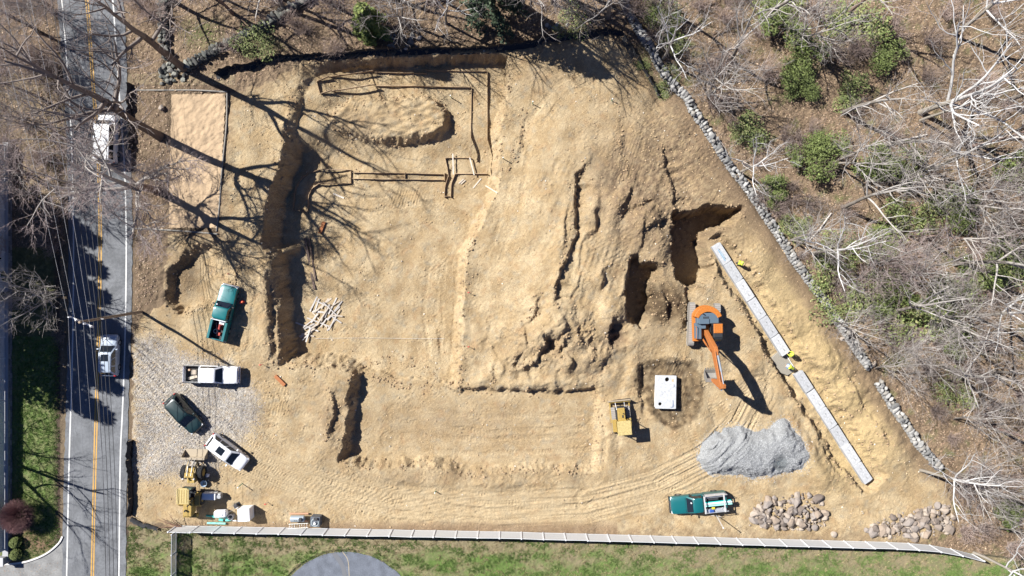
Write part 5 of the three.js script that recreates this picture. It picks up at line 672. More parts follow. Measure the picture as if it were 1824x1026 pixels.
// cabin: [x front base, x front roof, x rear roof, x rear base], belt and roof heights, half widths
function cabin(t, mat, c) {
  const { xb, yb, yt, wb, wt } = c, [f0, f1, r1, r0] = xb, mid = (a, b, k) => lerp(a, b, k);
  const ring = (xf, xr, w, y, cr = 0.12) => [[xf - cr, y, -w], [xf, y, -w + cr], [xf + 0.03, y, 0], [xf, y, w - cr], [xf - cr, y, w], [mid(xf, xr, 0.5), y, w + 0.01], [xr + cr, y, w], [xr, y, w - cr], [xr - 0.02, y, 0], [xr, y, -w + cr], [xr + cr, y, -w], [mid(xf, xr, 0.5), y, -w - 0.01]];
  const rings = [ring(f0, r0, wb, yb - 0.05), ring(f0, r0, wb, yb), ring(f1 + 0.05, r1 - 0.05, wt + 0.03, yt - 0.06), ring(f1, r1, wt, yt - 0.015, 0.16), ring(f1 - 0.14, r1 + 0.14, wt - 0.13, yt + 0.02, 0.2)], pos = [], idx = [], m = 12;
  for (const r of rings) for (const p of r) pos.push(...p); for (let i = 0; i < 4; i++) for (let k = 0; k < m; k++) { const a = i * m + k, b = i * m + (k + 1) % m; idx.push(a, b, a + m, b, b + m, a + m); } const ct = pos.length / 3; pos.push((f1 + r1) / 2, yt + 0.045, 0); for (let k = 0; k < m; k++) idx.push(4 * m + k, 4 * m + (k + 1) % m, ct); const cb = ct + 1; pos.push((f0 + r0) / 2, yb - 0.05, 0); for (let k = 0; k < m; k++) idx.push((k + 1) % m, k, cb);
  const g = new THREE.BufferGeometry(); g.setAttribute('position', new THREE.Float32BufferAttribute(pos, 3)); g.setIndex(idx); part(t, 'cabin', toCreasedNormals(orient(g), 0.6), mat);
  const e = 0.012, lo = 0.12, hi = 0.9, X = (k) => mid(f0, f1, k) + e, Y = (k) => mid(yb, yt, k), Wd = (k) => mid(wb, wt, k);
  part(t, 'windshield', quad([X(0.06) + 0.025, Y(0.06), -Wd(0.06) + 0.1], [X(0.06) + 0.025, Y(0.06), Wd(0.06) - 0.1], [X(hi) + 0.03, Y(hi), Wd(hi) - 0.13], [X(hi) + 0.03, Y(hi), -Wd(hi) + 0.13]), glassMat);
  const Xr = (k) => mid(r0, r1, k) - e - 0.02; part(t, 'rear_window', quad([Xr(lo), Y(lo), Wd(lo) - 0.12], [Xr(lo), Y(lo), -Wd(lo) + 0.12], [Xr(hi), Y(hi), -Wd(hi) + 0.16], [Xr(hi), Y(hi), Wd(hi) - 0.16]), glassMat);
  const cuts = c.sides || [0.5]; let a = 0.04; for (const s of [-1, 1]) { let k0 = 0; for (const k1 of [...cuts, 1]) { const fa = (k, h) => mid(mid(f0, f1, h) - 0.14, mid(r0, r1, h) + 0.1, k), z = (h) => s * (Wd(h) + 0.022); part(t, 'side_window', quad([fa(k0 + 0.02, lo), Y(lo), z(lo)], [fa(k1 - 0.02, lo), Y(lo), z(lo)], [fa(k1 - 0.03, hi), Y(hi), z(hi)], [fa(k0 + 0.03, hi), Y(hi), z(hi)]), glassMat); k0 = k1; } }
  if (c.sunroof) part(t, 'sunroof', rbox(c.sunroof[1], 0.015, wt * 1.15, c.sunroof[0], yt + 0.05, 0, 0.006), glassMat);
  if (c.rails) for (const s of [-1, 1]) part(t, 'roof_rail', bar([f1 - 0.3, yt + 0.07, s * (wt - 0.08)], [r1 + 0.25, yt + 0.07, s * (wt - 0.08)], 0.022, 6), c.rails);
  for (const s of [-1, 1]) part(t, 'mirror', rbox(0.16, 0.16, 0.26, f0 - 0.38, yb + 0.13, s * (wb + 0.17), 0.05), c.mirror || mat);
}
function carThing(name, label, category, u, v, heading, hv = 0.9) { const t = thing(name, label, category); const p = P(u, v, hv); t.position.set(p.x, gxz(p.x, p.z), p.z); t.rotation.y = Math.atan2(-heading[1], heading[0]); return t; }
function lamps(t, xf, xr, w, yf, yr) { for (const s of [-1, 1]) { part(t, 'headlight', rbox(0.22, 0.16, 0.34, xf, yf, s * (w - 0.24), 0.05), lampMat); part(t, 'taillight', rbox(0.1, 0.28, 0.2, xr, yr, s * (w - 0.14), 0.03), redLamp); } }
function suv(t, mat, o = {}) {
  const L = o.L || 4.65, w = o.w || 0.92, yr = o.y || 0.98, hl = L / 2;
  part(t, 'body', loft([[hl, section(w * 0.62, 0.42, 0.66, 0.1)], [hl - 0.06, section(w * 0.76, 0.32, 0.78, 0.12)], [hl - 0.22, section(w * 0.9, 0.26, 0.88, 0.14)], [hl - 0.55, section(w * 0.98, 0.24, 0.95, 0.16)], [hl - 1.2, section(w, 0.24, yr + 0.03, 0.14)], [0, section(w, 0.24, yr + 0.06, 0.1)], [-hl + 0.6, section(w, 0.25, yr + 0.06, 0.1)], [-hl + 0.12, section(w * 0.95, 0.3, yr + 0.02, 0.12)], [-hl, section(w * 0.86, 0.36, yr - 0.1, 0.12)]]), mat);
  cabin(t, mat, { xb: [hl - 1.22, hl - 1.98, -hl + (o.rearRoof || 0.55), -hl + 0.16], yb: yr + 0.06, yt: o.roof || 1.66, wb: w - 0.05, wt: w - 0.25, sides: [0.36, 0.7], sunroof: o.sunroof, rails: o.rails });
  for (const s of [-1, 1]) { wheel(t, hl - 0.92, s * (w - 0.11), 0.36, 0.24); wheel(t, -hl + 0.95, s * (w - 0.11), 0.36, 0.24); part(t, 'door_seam', box(0.012, 0.5, 0.012, 0.25, 0.75, s * (w + 0.001)), blackTrim); part(t, 'door_handle', rbox(0.2, 0.04, 0.03, -0.05, 0.92, s * (w + 0.01), 0.01), chrome); }
  lamps(t, hl - 0.2, -hl + 0.06, w, 0.72, 0.92); part(t, 'grille', rbox(0.06, 0.24, 0.9, hl - 0.01, 0.55, 0, 0.02), blackTrim); part(t, 'bumper', rbox(0.14, 0.2, w * 1.7, -hl + 0.02, 0.45, 0, 0.05), blackTrim); part(t, 'hood_seam', box(0.02, 0.012, w * 1.5, hl - 1.16, yr + 0.062, 0), blackTrim);
}
function pickup(t, mat, o = {}) {
  const L = o.L || 5.8, w = o.w || 0.98, hl = L / 2, bed = o.bed || 1.95, bf = -hl + bed + 0.06, cabL = o.cab || 2.0, cf = bf + cabL;   // bed front, cab front base
  part(t, 'body', loft([[hl, section(w * 0.8, 0.5, 0.8, 0.1)], [hl - 0.1, section(w * 0.92, 0.42, 1.0, 0.14)], [hl - 0.4, section(w * 0.98, 0.4, 1.1, 0.14)], [cf + 0.1, section(w, 0.4, 1.16, 0.12)], [cf - 0.2, section(w, 0.4, 1.2, 0.08)], [bf + 0.02, section(w, 0.4, 1.2, 0.08)]]), mat);
  cabin(t, mat, { xb: [cf + 0.1, cf - 0.55, bf + 0.22, bf + 0.06], yb: 1.2, yt: 1.86, wb: w - 0.06, wt: w - 0.22, sides: o.crew ? [0.5] : [0.62], mirror: blackTrim });
  const y0 = 0.62, y1 = 1.24; for (const s of [-1, 1]) { const b = part(t, 'bed_side', rbox(bed, y1 - 0.42, 0.12, -hl + bed / 2, (y1 + 0.42) / 2, s * (w - 0.06), 0.03), mat); part(b, 'bed_rail', rbox(bed - 0.04, 0.05, 0.11, -hl + bed / 2, y1 + 0.02, s * (w - 0.06), 0.015), o.railMat || blackTrim); }
  part(t, 'bed_floor', box(bed, 0.06, w * 2 - 0.26, -hl + bed / 2, y0, 0), o.bedMat || blackTrim); part(t, 'bed_bulkhead', box(0.06, y1 - y0, w * 2 - 0.26, bf - 0.03, (y0 + y1) / 2, 0), mat); part(t, 'tailgate', rbox(0.09, y1 - 0.5, w * 2 - 0.28, -hl + 0.05, (y1 + 0.5) / 2, 0, 0.02), mat);
  for (const s of [-1, 1]) { wheel(t, hl - 1.0, s * (w - 0.13), 0.4, 0.26); wheel(t, -hl + 1.12, s * (w - 0.13), 0.4, 0.26); part(t, 'door_handle', rbox(0.2, 0.04, 0.03, bf + 0.5, 1.08, s * (w + 0.01), 0.01), chrome); }
  lamps(t, hl - 0.14, -hl + 0.03, w, 0.86, 1.0); part(t, 'grille', rbox(0.06, 0.3, 1.0, hl, 0.78, 0, 0.02), o.grille || chrome); part(t, 'front_bumper', rbox(0.2, 0.2, w * 1.9, hl + 0.02, 0.5, 0, 0.06), o.bumper || chrome); part(t, 'rear_bumper', rbox(0.18, 0.16, w * 1.8, -hl - 0.06, 0.5, 0, 0.04), o.bumper || chrome); part(t, 'hood_seam', box(0.02, 0.012, w * 1.6, cf + 0.2, 1.198, 0), blackTrim);
  return { bf, hl, w, y0, y1, cf };
}
{ const t = carThing('sport_utility_vehicle', 'dark green sport utility vehicle parked on the gravel lot', 'car', 326, 738, [0.66, 0.75]); suv(t, paint(0.008, 0.026, 0.028), { L: 4.75, rails: blackTrim }); }
{ const t = carThing('station_wagon', 'white car with black sunroof parked at the edge of the gravel lot', 'car', 404, 806, [0.80, 0.60]); suv(t, paint(0.78, 0.79, 0.8), { L: 4.9, sunroof: [-0.55, 0.85], roof: 1.6 }); }
{ const t = carThing('sport_utility_vehicle', 'silver blue car with sunroof and roof rails driving on the shaded road', 'car', 193, 633, [0.02, -1]); suv(t, paint(0.36, 0.42, 0.50), { L: 4.6, sunroof: [-0.2, 0.75], rails: chrome }); }
{ const t = carThing('pickup_truck', 'white crew cab pickup truck parked on the gravel lot', 'pickup truck', 376, 667, [1, 0.025]); const q = pickup(t, paint(0.79, 0.80, 0.82), { L: 5.95, bed: 1.75, cab: 2.45, crew: true });
  const l = thing('tool_load', 'tan tools and lumber lying in the white pickup bed', 'load'); l.position.copy(t.position); l.rotation.y = t.rotation.y; part(l, 'crate', rbox(0.5, 0.3, 0.5, -1.9, 0.82, -0.2, 0.03), paleWood[1]); part(l, 'lumber', box(1.0, 0.08, 0.3, -2.1, 0.7, 0.4, 0, 0.3), paleWood[0]); part(l, 'jug', cyl(0.12, 0.12, 0.3, 'y', -2.4, 0.82, -0.45, 10), std(0.45, 0.3, 0.2, 0.6)); }
{ const teal = paint(0.007, 0.135, 0.145), t = carThing('pickup_truck', 'teal green pickup truck facing up on the dirt, open loaded bed', 'pickup truck', 397, 557, [0.235, -0.972]); pickup(t, teal, { L: 6.1, bed: 2.2, cab: 1.9, railMat: teal });
  for (const s of [-1, 1]) part(t, 'side_toolbox', rbox(2.1, 0.24, 0.28, -1.98, 1.34, s * 0.82, 0.03), teal); part(t, 'headache_rack', merge(box(0.06, 0.08, 1.7, -0.82, 1.75, 0), box(0.06, 0.6, 0.08, -0.82, 1.5, -0.8), box(0.06, 0.6, 0.08, -0.82, 1.5, 0.8), box(0.05, 0.05, 1.6, -0.82, 1.5, 0)), std(0.55, 0.57, 0.6, 0.5, 0.6));
  part(t, 'beacon', cyl(0.07, 0.08, 0.12, 'y', 0.9, 1.95, -0.45, 10), lampMat);
  const l = thing('tool_load', 'red and grey tools filling the teal pickup bed', 'load'); l.position.copy(t.position); l.rotation.y = t.rotation.y; part(l, 'generator', merge(rbox(0.6, 0.4, 0.4, -1.6, 0.88, 0.1, 0.04), cyl(0.1, 0.1, 0.5, 'x', -1.6, 1.12, 0.1, 10)), std(0.30, 0.03, 0.025, 0.6)); part(l, 'fuel_can', rbox(0.35, 0.35, 0.25, -2.4, 0.82, 0.15, 0.05), std(0.4, 0.05, 0.03, 0.6)); part(l, 'hose_coil', new THREE.TorusGeometry(0.22, 0.05, 6, 18).rotateX(Math.PI / 2).translate(-2.2, 0.75, -0.4), std(0.6, 0.6, 0.58, 0.6)); part(l, 'shovel', bar([-1.2, 0.9, -0.5], [-2.7, 0.85, -0.1], 0.025, 6), paleWood[0]); part(l, 'toolbox', rbox(0.4, 0.25, 0.6, -1.15, 0.8, 0.1, 0.02), std(0.62, 0.64, 0.66, 0.4, 0.4)); }
{ const teal = paint(0.004, 0.105, 0.115), t = carThing('pickup_truck', 'teal green work truck with ladder rack beside the white fence', 'pickup truck', 1244, 896, [-0.994, 0.105]); pickup(t, teal, { L: 6.1, bed: 2.5, cab: 1.75, bumper: blackTrim });
  const steel = std(0.52, 0.53, 0.55, 0.5, 0.5), rk = []; for (const s of [-1, 1]) { rk.push(bar([-0.45, 1.9, s * 0.9], [-3.0, 1.9, s * 0.9], 0.035, 6)); for (const x of [-0.5, -1.7, -2.95]) rk.push(bar([x, 1.2, s * 0.92], [x, 1.9, s * 0.9], 0.03, 6)); } part(t, 'ladder_rack', merge(rk), steel); for (const x of [-0.45, -2.6]) part(t, 'rack_crossbar', rbox(0.16, 0.05, 1.9, x, 1.94, 0, 0.02), std(0.62, 0.62, 0.6, 0.5, 0.3));
  for (const s of [-1, 1]) part(t, 'side_toolbox', rbox(2.2, 0.34, 0.36, -1.75, 1.42, s * 0.80, 0.03), steel); part(t, 'beacon', cyl(0.07, 0.08, 0.12, 'y', 1.0, 1.95, 0.4, 10), lampMat);
  const l = thing('pipe_load', 'turquoise and white pipes with tools carried on the rack truck', 'load'); l.position.copy(t.position); l.rotation.y = t.rotation.y; [[-0.30, 0.09, 0.0, [0.30, 0.62, 0.56]], [-0.08, 0.1, 0, [0.72, 0.78, 0.76]], [0.12, 0.07, 0.1, [0.02, 0.42, 0.38]], [0.0, 0.09, 0.12, [0.72, 0.78, 0.76]]].forEach(([z, r, d, c]) => part(l, 'pipe', cyl(r, r, 3.0, 'x', -2.05 + d, 1.32 + r + d * 0.6, z, 10), std(...c, 0.4)));
  part(l, 'tarp_roll', rbox(1.5, 0.22, 0.42, -1.4, 1.3, 0.46, 0.1), std(0.03, 0.03, 0.035, 0.7)); part(l, 'blue_bag', rbox(0.5, 0.24, 0.36, -1.2, 1.7, -0.78, 0.1), std(0.02, 0.07, 0.28, 0.7)); part(l, 'yellow_case', rbox(0.34, 0.16, 0.22, -1.4, 1.66, -0.5, 0.04), std(0.62, 0.46, 0.03, 0.5)); part(l, 'hose', new THREE.TorusGeometry(0.18, 0.03, 6, 16).rotateX(Math.PI / 2).translate(-2.5, 1.62, -0.7), steel); part(l, 'board', box(2.2, 0.05, 0.16, -1.8, 1.63, 0.82), paleWood[1]); }
{ const wh = paint(0.76, 0.775, 0.79), t = carThing('passenger_van', 'white van driving up the road under the bare branches', 'van', 190, 247, [0.02, -1]), hl = 2.65, w = 0.98;
  part(t, 'body', loft([[hl, section(w * 0.72, 0.45, 0.85, 0.12)], [hl - 0.08, section(w * 0.88, 0.36, 1.0, 0.16)], [hl - 0.4, section(w * 0.97, 0.3, 1.12, 0.16)], [hl - 0.75, section(w, 0.3, 1.2, 0.12)], [0, section(w, 0.3, 1.24, 0.1)], [-hl + 0.15, section(w, 0.32, 1.24, 0.1)], [-hl, section(w * 0.94, 0.38, 1.15, 0.12)]]), wh);
  cabin(t, wh, { xb: [hl - 0.72, hl - 1.35, -hl + 0.18, -hl + 0.06], yb: 1.22, yt: 2.05, wb: w - 0.03, wt: w - 0.14, sides: [0.25, 0.5, 0.75] }); for (const x of [0.7, -0.45, -1.6]) part(t, 'roof_rib', box(0.03, 0.014, 1.5, x, 2.1, 0), std(0.45, 0.5, 0.56, 0.5));
  for (const s of [-1, 1]) { wheel(t, hl - 0.95, s * (w - 0.12), 0.36, 0.24); wheel(t, -hl + 1.0, s * (w - 0.12), 0.36, 0.24); } lamps(t, hl - 0.14, -hl + 0.04, w, 0.8, 1.0); part(t, 'bumper', rbox(0.14, 0.2, 1.8, -hl + 0.0, 0.48, 0, 0.05), blackTrim); part(t, 'grille', rbox(0.05, 0.2, 0.9, hl - 0.01, 0.62, 0, 0.02), blackTrim); }
// ---------------------------------------------------------------- excavator
const grime = noiseTex(256, (x, y) => { const k = 225 + 20 * tnoise(n1, x, y, 5) + 12 * tnoise(n2, x, y, 30) - (tnoise(n3, x, y, 14) > 0.6 ? 45 : 0); return [clamp(k, 0, 255), clamp(k - 3, 0, 255), clamp(k - 8, 0, 255)]; });
const trackMat = std(0.22, 0.20, 0.175, 0.8, 0.2), padMat = std(0.33, 0.31, 0.285, 0.75, 0.25), darkSteel = std(0.03, 0.033, 0.038, 0.6, 0.2), slate = std(0.085, 0.125, 0.165, 0.55);
function crawler(t, z, L, w, R, y = 0) {        // one track: belt, shoes, rollers
  const s = new THREE.Shape(), h = L / 2 - R; s.moveTo(-h, 0); s.lineTo(h, 0); s.absarc(h, R, R, -Math.PI / 2, Math.PI / 2); s.lineTo(-h, 2 * R); s.absarc(-h, R, R, Math.PI / 2, Math.PI * 1.5);
  const g = new THREE.ExtrudeGeometry(s, { depth: w * 0.82, bevelEnabled: false, curveSegments: 10 }); g.translate(0, y, z - w * 0.41); const tr = part(t, 'track', g, trackMat);
  const shoe = new THREE.BoxGeometry(0.165, 0.035, w), per = 4 * h + 2 * Math.PI * R, n = Math.floor(per / 0.2);
  for (let i = 0; i < n; i++) { let d = i / n * per, x, yy, a; if (d < 2 * h) { x = -h + d; yy = 0; a = 0; } else if (d < 2 * h + Math.PI * R) { const q = (d - 2 * h) / R; x = h + R * Math.sin(q); yy = R - R * Math.cos(q); a = q; } else if (d < 4 * h + Math.PI * R) { x = h - (d - 2 * h - Math.PI * R); yy = 2 * R; a = Math.PI; } else { const q = (d - 4 * h - Math.PI * R) / R; x = -h - R * Math.sin(q); yy = R + R * Math.cos(q); a = Math.PI + q; } const m = part(tr, 'shoe', shoe, padMat); m.position.set(x + 0.012 * Math.sin(a), yy + y - 0.012 * Math.cos(a), z); m.rotation.z = a; }
}
{
  const t = carThing('excavator', 'orange crawler excavator with raised boom beside the block wall', 'excavator', 1252, 578, [0, 1], 0.8), orange = std(0.60, 0.20, 0.03, 0.55, 0, { map: grime }), orangeD = std(0.50, 0.175, 0.045, 0.65, 0, { map: grime }); t.rotation.y = -Math.PI / 2 - 0.04;
  for (const s of [-1, 1]) crawler(t, s * 1.38, 4.75, 0.62, 0.45); part(t, 'undercarriage', merge(box(2.2, 0.35, 2.2, 0, 0.55, 0), cyl(0.75, 0.75, 0.3, 'y', 0, 0.85, 0, 24)), darkSteel);
  const H = new THREE.Group(); H.name = 'upper_body'; H.position.y = 1.0; H.rotation.y = 0.06; t.add(H);   // x forward
  const deck = new THREE.Shape(); deck.moveTo(1.55, -1.38); deck.lineTo(1.55, -0.6); deck.lineTo(1.3, -0.45); deck.lineTo(1.3, 0.55); deck.lineTo(1.7, 0.65); deck.lineTo(1.7, 1.38); deck.lineTo(-0.9, 1.42); deck.absarc(-0.62, 0, 1.5, Math.PI * 0.62, Math.PI * 1.38); deck.lineTo(1.55, -1.38);
  const dg = new THREE.ExtrudeGeometry(deck, { depth: 0.3, bevelEnabled: true, bevelSize: 0.03, bevelThickness: 0.03, bevelSegments: 1 }); dg.rotateX(Math.PI / 2); dg.translate(0, 0.34, 0); part(H, 'deck', dg, orange);
  const cw = new THREE.Shape(); cw.absarc(-0.55, 0, 1.48, Math.PI * 0.6, Math.PI * 1.4); cw.absarc(-0.35, 0, 1.15, Math.PI * 1.36, Math.PI * 0.64, true); const cg = new THREE.ExtrudeGeometry(cw, { depth: 0.95, bevelEnabled: true, bevelSize: 0.04, bevelThickness: 0.05, bevelSegments: 2, curveSegments: 20 }); cg.rotateX(Math.PI / 2); cg.translate(0, 1.35, 0); part(H, 'counterweight', cg, orange);
  const hood = part(H, 'engine_hood', rbox(1.15, 0.95, 2.3, -0.78, 0.86, 0, 0.07), slate); part(hood, 'vent', merge(Array.from({ length: 6 }, (_, i) => box(0.34, 0.02, 0.06, -0.8, 1.345, -0.05 + i * 0.11))), blackTrim); part(hood, 'hood_step', rbox(0.55, 0.12, 1.1, -0.45, 1.38, 0.45, 0.03), slate); part(H, 'exhaust', cyl(0.06, 0.06, 0.35, 'y', -1.25, 1.45, 0.55, 10), darkSteel);
  part(H, 'side_box', rbox(1.7, 0.75, 0.62, 0.6, 0.7, 0.98, 0.05), slate); part(H, 'tank', rbox(0.7, 0.7, 0.55, -0.0, 0.72, 0.45, 0.05), slate); part(H, 'handrail', merge(bar([1.4, 1.3, 1.28], [0.1, 1.4, 1.28], 0.025, 6), bar([1.4, 0.6, 1.28], [1.4, 1.3, 1.28], 0.025, 6), bar([0.1, 0.8, 1.28], [0.1, 1.4, 1.28], 0.025, 6)), orange);
  // cab on the machine's left (negative z)
  const cab = part(H, 'cab', prism([[-0.25, 0.35], [1.62, 0.35], [1.7, 0.9], [1.45, 1.72], [1.2, 1.86], [-0.2, 1.86]], 0.98, 0.05).translate(0, 0, -0.88), darkSteel); part(cab, 'cab_roof', merge(rbox(1.0, 0.12, 0.98, 0.3, 1.92, -0.88, 0.05), ...Array.from({ length: 4 }, (_, i) => rbox(0.85, 0.05, 0.07, 0.3, 1.99, -1.22 + i * 0.22, 0.02))), orange); part(cab, 'roof_window', rbox(0.42, 0.03, 0.8, 1.06, 1.88, -0.88, 0.01), glassMat); part(cab, 'windshield', quad([1.72, 0.9, -1.3], [1.72, 0.9, -0.46], [1.47, 1.72, -0.46], [1.47, 1.72, -1.3]), glassMat); for (const s of [-1, 1]) part(cab, 'side_window', quad([0, 1.0, -0.88 + s * 0.5], [1.5, 1.0, -0.88 + s * 0.5], [1.3, 1.7, -0.88 + s * 0.5], [0, 1.7, -0.88 + s * 0.5]), glassMat);
  // boom rising to its apex, stick folded straight down, bucket curled
  const bz = 0.05, b0 = [0.7, 0.75], b1 = [2.7, 3.9], b2 = [5.75, 5.7], w = 0.42; const boom = part(H, 'boom', prism([[0.45, 0.55], [0.95, 0.5], [2.75, 3.25], [5.5, 5.2], [6.0, 5.65], [5.85, 5.95], [5.5, 5.9], [2.5, 4.35], [2.05, 3.95]], w, 0.03).translate(0, 0, bz), orangeD);
  for (const s of [-1, 1]) { part(boom, 'hydraulic_cylinder', merge(bar([1.45, 0.5, bz + s * 0.36], [2.0, 1.9, bz + s * 0.36], 0.1, 10), bar([2.0, 1.9, bz + s * 0.36], [2.6, 3.6, bz + s * 0.36], 0.055, 8)), s < 0 ? orangeD : orangeD); part(boom, 'hose', bar([0.9, 1.2, bz + s * 0.14], [2.35, 4.2, bz + s * 0.14], 0.03, 5), darkSteel); part(boom, 'hose', bar([2.5, 4.42, bz + s * 0.12], [5.4, 5.98, bz + s * 0.12], 0.03, 5), blackTrim); }
  part(boom, 'arm_cylinder', merge(bar([2.9, 4.75, bz], [4.4, 5.75, bz], 0.11, 10), bar([4.4, 5.75, bz], [5.75, 6.5, bz], 0.06, 8)), std(0.45, 0.50, 0.56, 0.3, 0.6));
  const stick = part(H, 'stick', prism([[5.62, 6.65], [5.95, 6.6], [6.2, 5.6], [5.75, 2.75], [5.5, 2.75], [5.3, 5.3]], 0.34, 0.02).translate(0, 0, bz), orangeD); part(stick, 'bucket_cylinder', merge(bar([6.25, 5.7, bz], [6.15, 4.4, bz], 0.09, 10), bar([6.15, 4.4, bz], [6.0, 3.3, bz], 0.05, 8)), std(0.45, 0.50, 0.56, 0.3, 0.6)); part(stick, 'linkage', merge(bar([5.7, 3.2, bz - 0.2], [6.05, 3.25, bz - 0.2], 0.06, 6), bar([6.05, 3.25, bz - 0.2], [5.75, 2.35, bz - 0.2], 0.06, 6)), darkSteel);
  const bk = part(H, 'bucket', merge(prism([[5.85, 2.75], [5.95, 2.2], [5.6, 1.65], [5.05, 1.5], [4.65, 1.75], [4.7, 1.85], [5.05, 1.62], [5.5, 1.76], [5.82, 2.22], [5.45, 2.8]], 1.2, 0).translate(0, 0, bz), prism([[5.5, 2.75], [5.9, 2.3], [5.6, 1.7], [5.05, 1.55], [4.7, 1.8]], 0.05).translate(0, 0, bz - 0.6), prism([[5.5, 2.75], [5.9, 2.3], [5.6, 1.7], [5.05, 1.55], [4.7, 1.8]], 0.05).translate(0, 0, bz + 0.6)), std(0.30, 0.285, 0.26, 0.6, 0.5)); for (let i = 0; i < 5; i++) part(bk, 'tooth', box(0.3, 0.07, 0.11, 4.58, 1.85, bz - 0.5 + i * 0.25, 0, 0, -0.6), std(0.40, 0.39, 0.36, 0.5, 0.6));
}
// ---------------------------------------------------------------- bulldozer
const yellow = std(0.47, 0.33, 0.09, 0.6, 0, { map: grime }), yellowPale = std(0.62, 0.50, 0.22, 0.6, 0, { map: grime }), mudSteel = std(0.36, 0.30, 0.22, 0.8, 0.1);
{
  const t = carThing('bulldozer', 'small yellow bulldozer with canopy beside the septic tank', 'bulldozer', 1107, 748, [0, -1], 0.9); t.rotation.y = Math.PI / 2 + 0.1;
  for (const s of [-1, 1]) crawler(t, s * 0.82, 2.75, 0.46, 0.36); part(t, 'frame', box(2.4, 0.35, 1.25, 0, 0.55, 0), darkSteel); const hood = part(t, 'hood', rbox(1.4, 0.75, 0.78, 0.72, 1.12, 0, 0.08), yellow); part(hood, 'exhaust', cyl(0.05, 0.05, 0.6, 'y', 0.85, 1.7, 0.15, 8), darkSteel); part(hood, 'radiator_guard', rbox(0.14, 0.62, 0.8, 1.46, 1.0, 0, 0.03), darkSteel); part(hood, 'hood_hatch', rbox(0.3, 0.03, 0.16, 0.5, 1.51, 0.1, 0.01), darkSteel); part(t, 'fuel_tank', rbox(0.5, 0.7, 1.1, -1.15, 1.1, 0, 0.06), yellow); part(t, 'seat', merge(rbox(0.5, 0.16, 0.5, -0.55, 1.15, 0, 0.05), rbox(0.14, 0.6, 0.5, -0.82, 1.45, 0, 0.05)), darkSteel); part(t, 'console', rbox(0.3, 0.5, 0.9, 0.0, 1.3, 0, 0.05), yellow);
  for (const s of [-1, 1]) { part(t, 'fender', rbox(1.4, 0.06, 0.46, -0.55, 0.95, s * 0.82, 0.02), yellow); for (const x of [0.1, -1.2]) part(t, 'canopy_post', bar([x, 0.95, s * 0.62], [x, 2.5, s * 0.6], 0.05, 6), yellow); part(t, 'push_arm', beam([-0.3, 0.45, s * 1.08], [1.95, 0.4, s * 1.05], 0.12, 0.16), yellow); part(t, 'lift_cylinder', bar([1.2, 1.15, s * 0.45], [1.95, 0.75, s * 0.5], 0.05, 8), std(0.5, 0.5, 0.5, 0.3, 0.7)); }
  part(t, 'canopy', rbox(1.55, 0.1, 1.5, -0.55, 2.55, 0, 0.04), yellowPale); const bl = new THREE.Shape(); bl.moveTo(2.05, 0.02); bl.quadraticCurveTo(1.88, 0.5, 2.1, 0.98); bl.lineTo(2.16, 0.97); bl.quadraticCurveTo(1.98, 0.5, 2.13, 0.0); const bg = new THREE.ExtrudeGeometry(bl, { depth: 2.5, bevelEnabled: false, curveSegments: 8 }); bg.translate(0, 0, -1.25); const bld = part(t, 'blade', bg, mudSteel); part(bld, 'blade_rib', merge(box(0.08, 0.1, 2.4, 1.98, 0.25, 0), box(0.08, 0.1, 2.4, 1.98, 0.75, 0)), yellow); part(bld, 'cutting_edge', box(0.04, 0.14, 2.52, 2.13, 0.06, 0, 0, 0, 0.2), darkSteel); part(t, 'ripper_hitch', rbox(0.3, 0.3, 0.6, -1.5, 0.6, 0, 0.04), darkSteel);
}
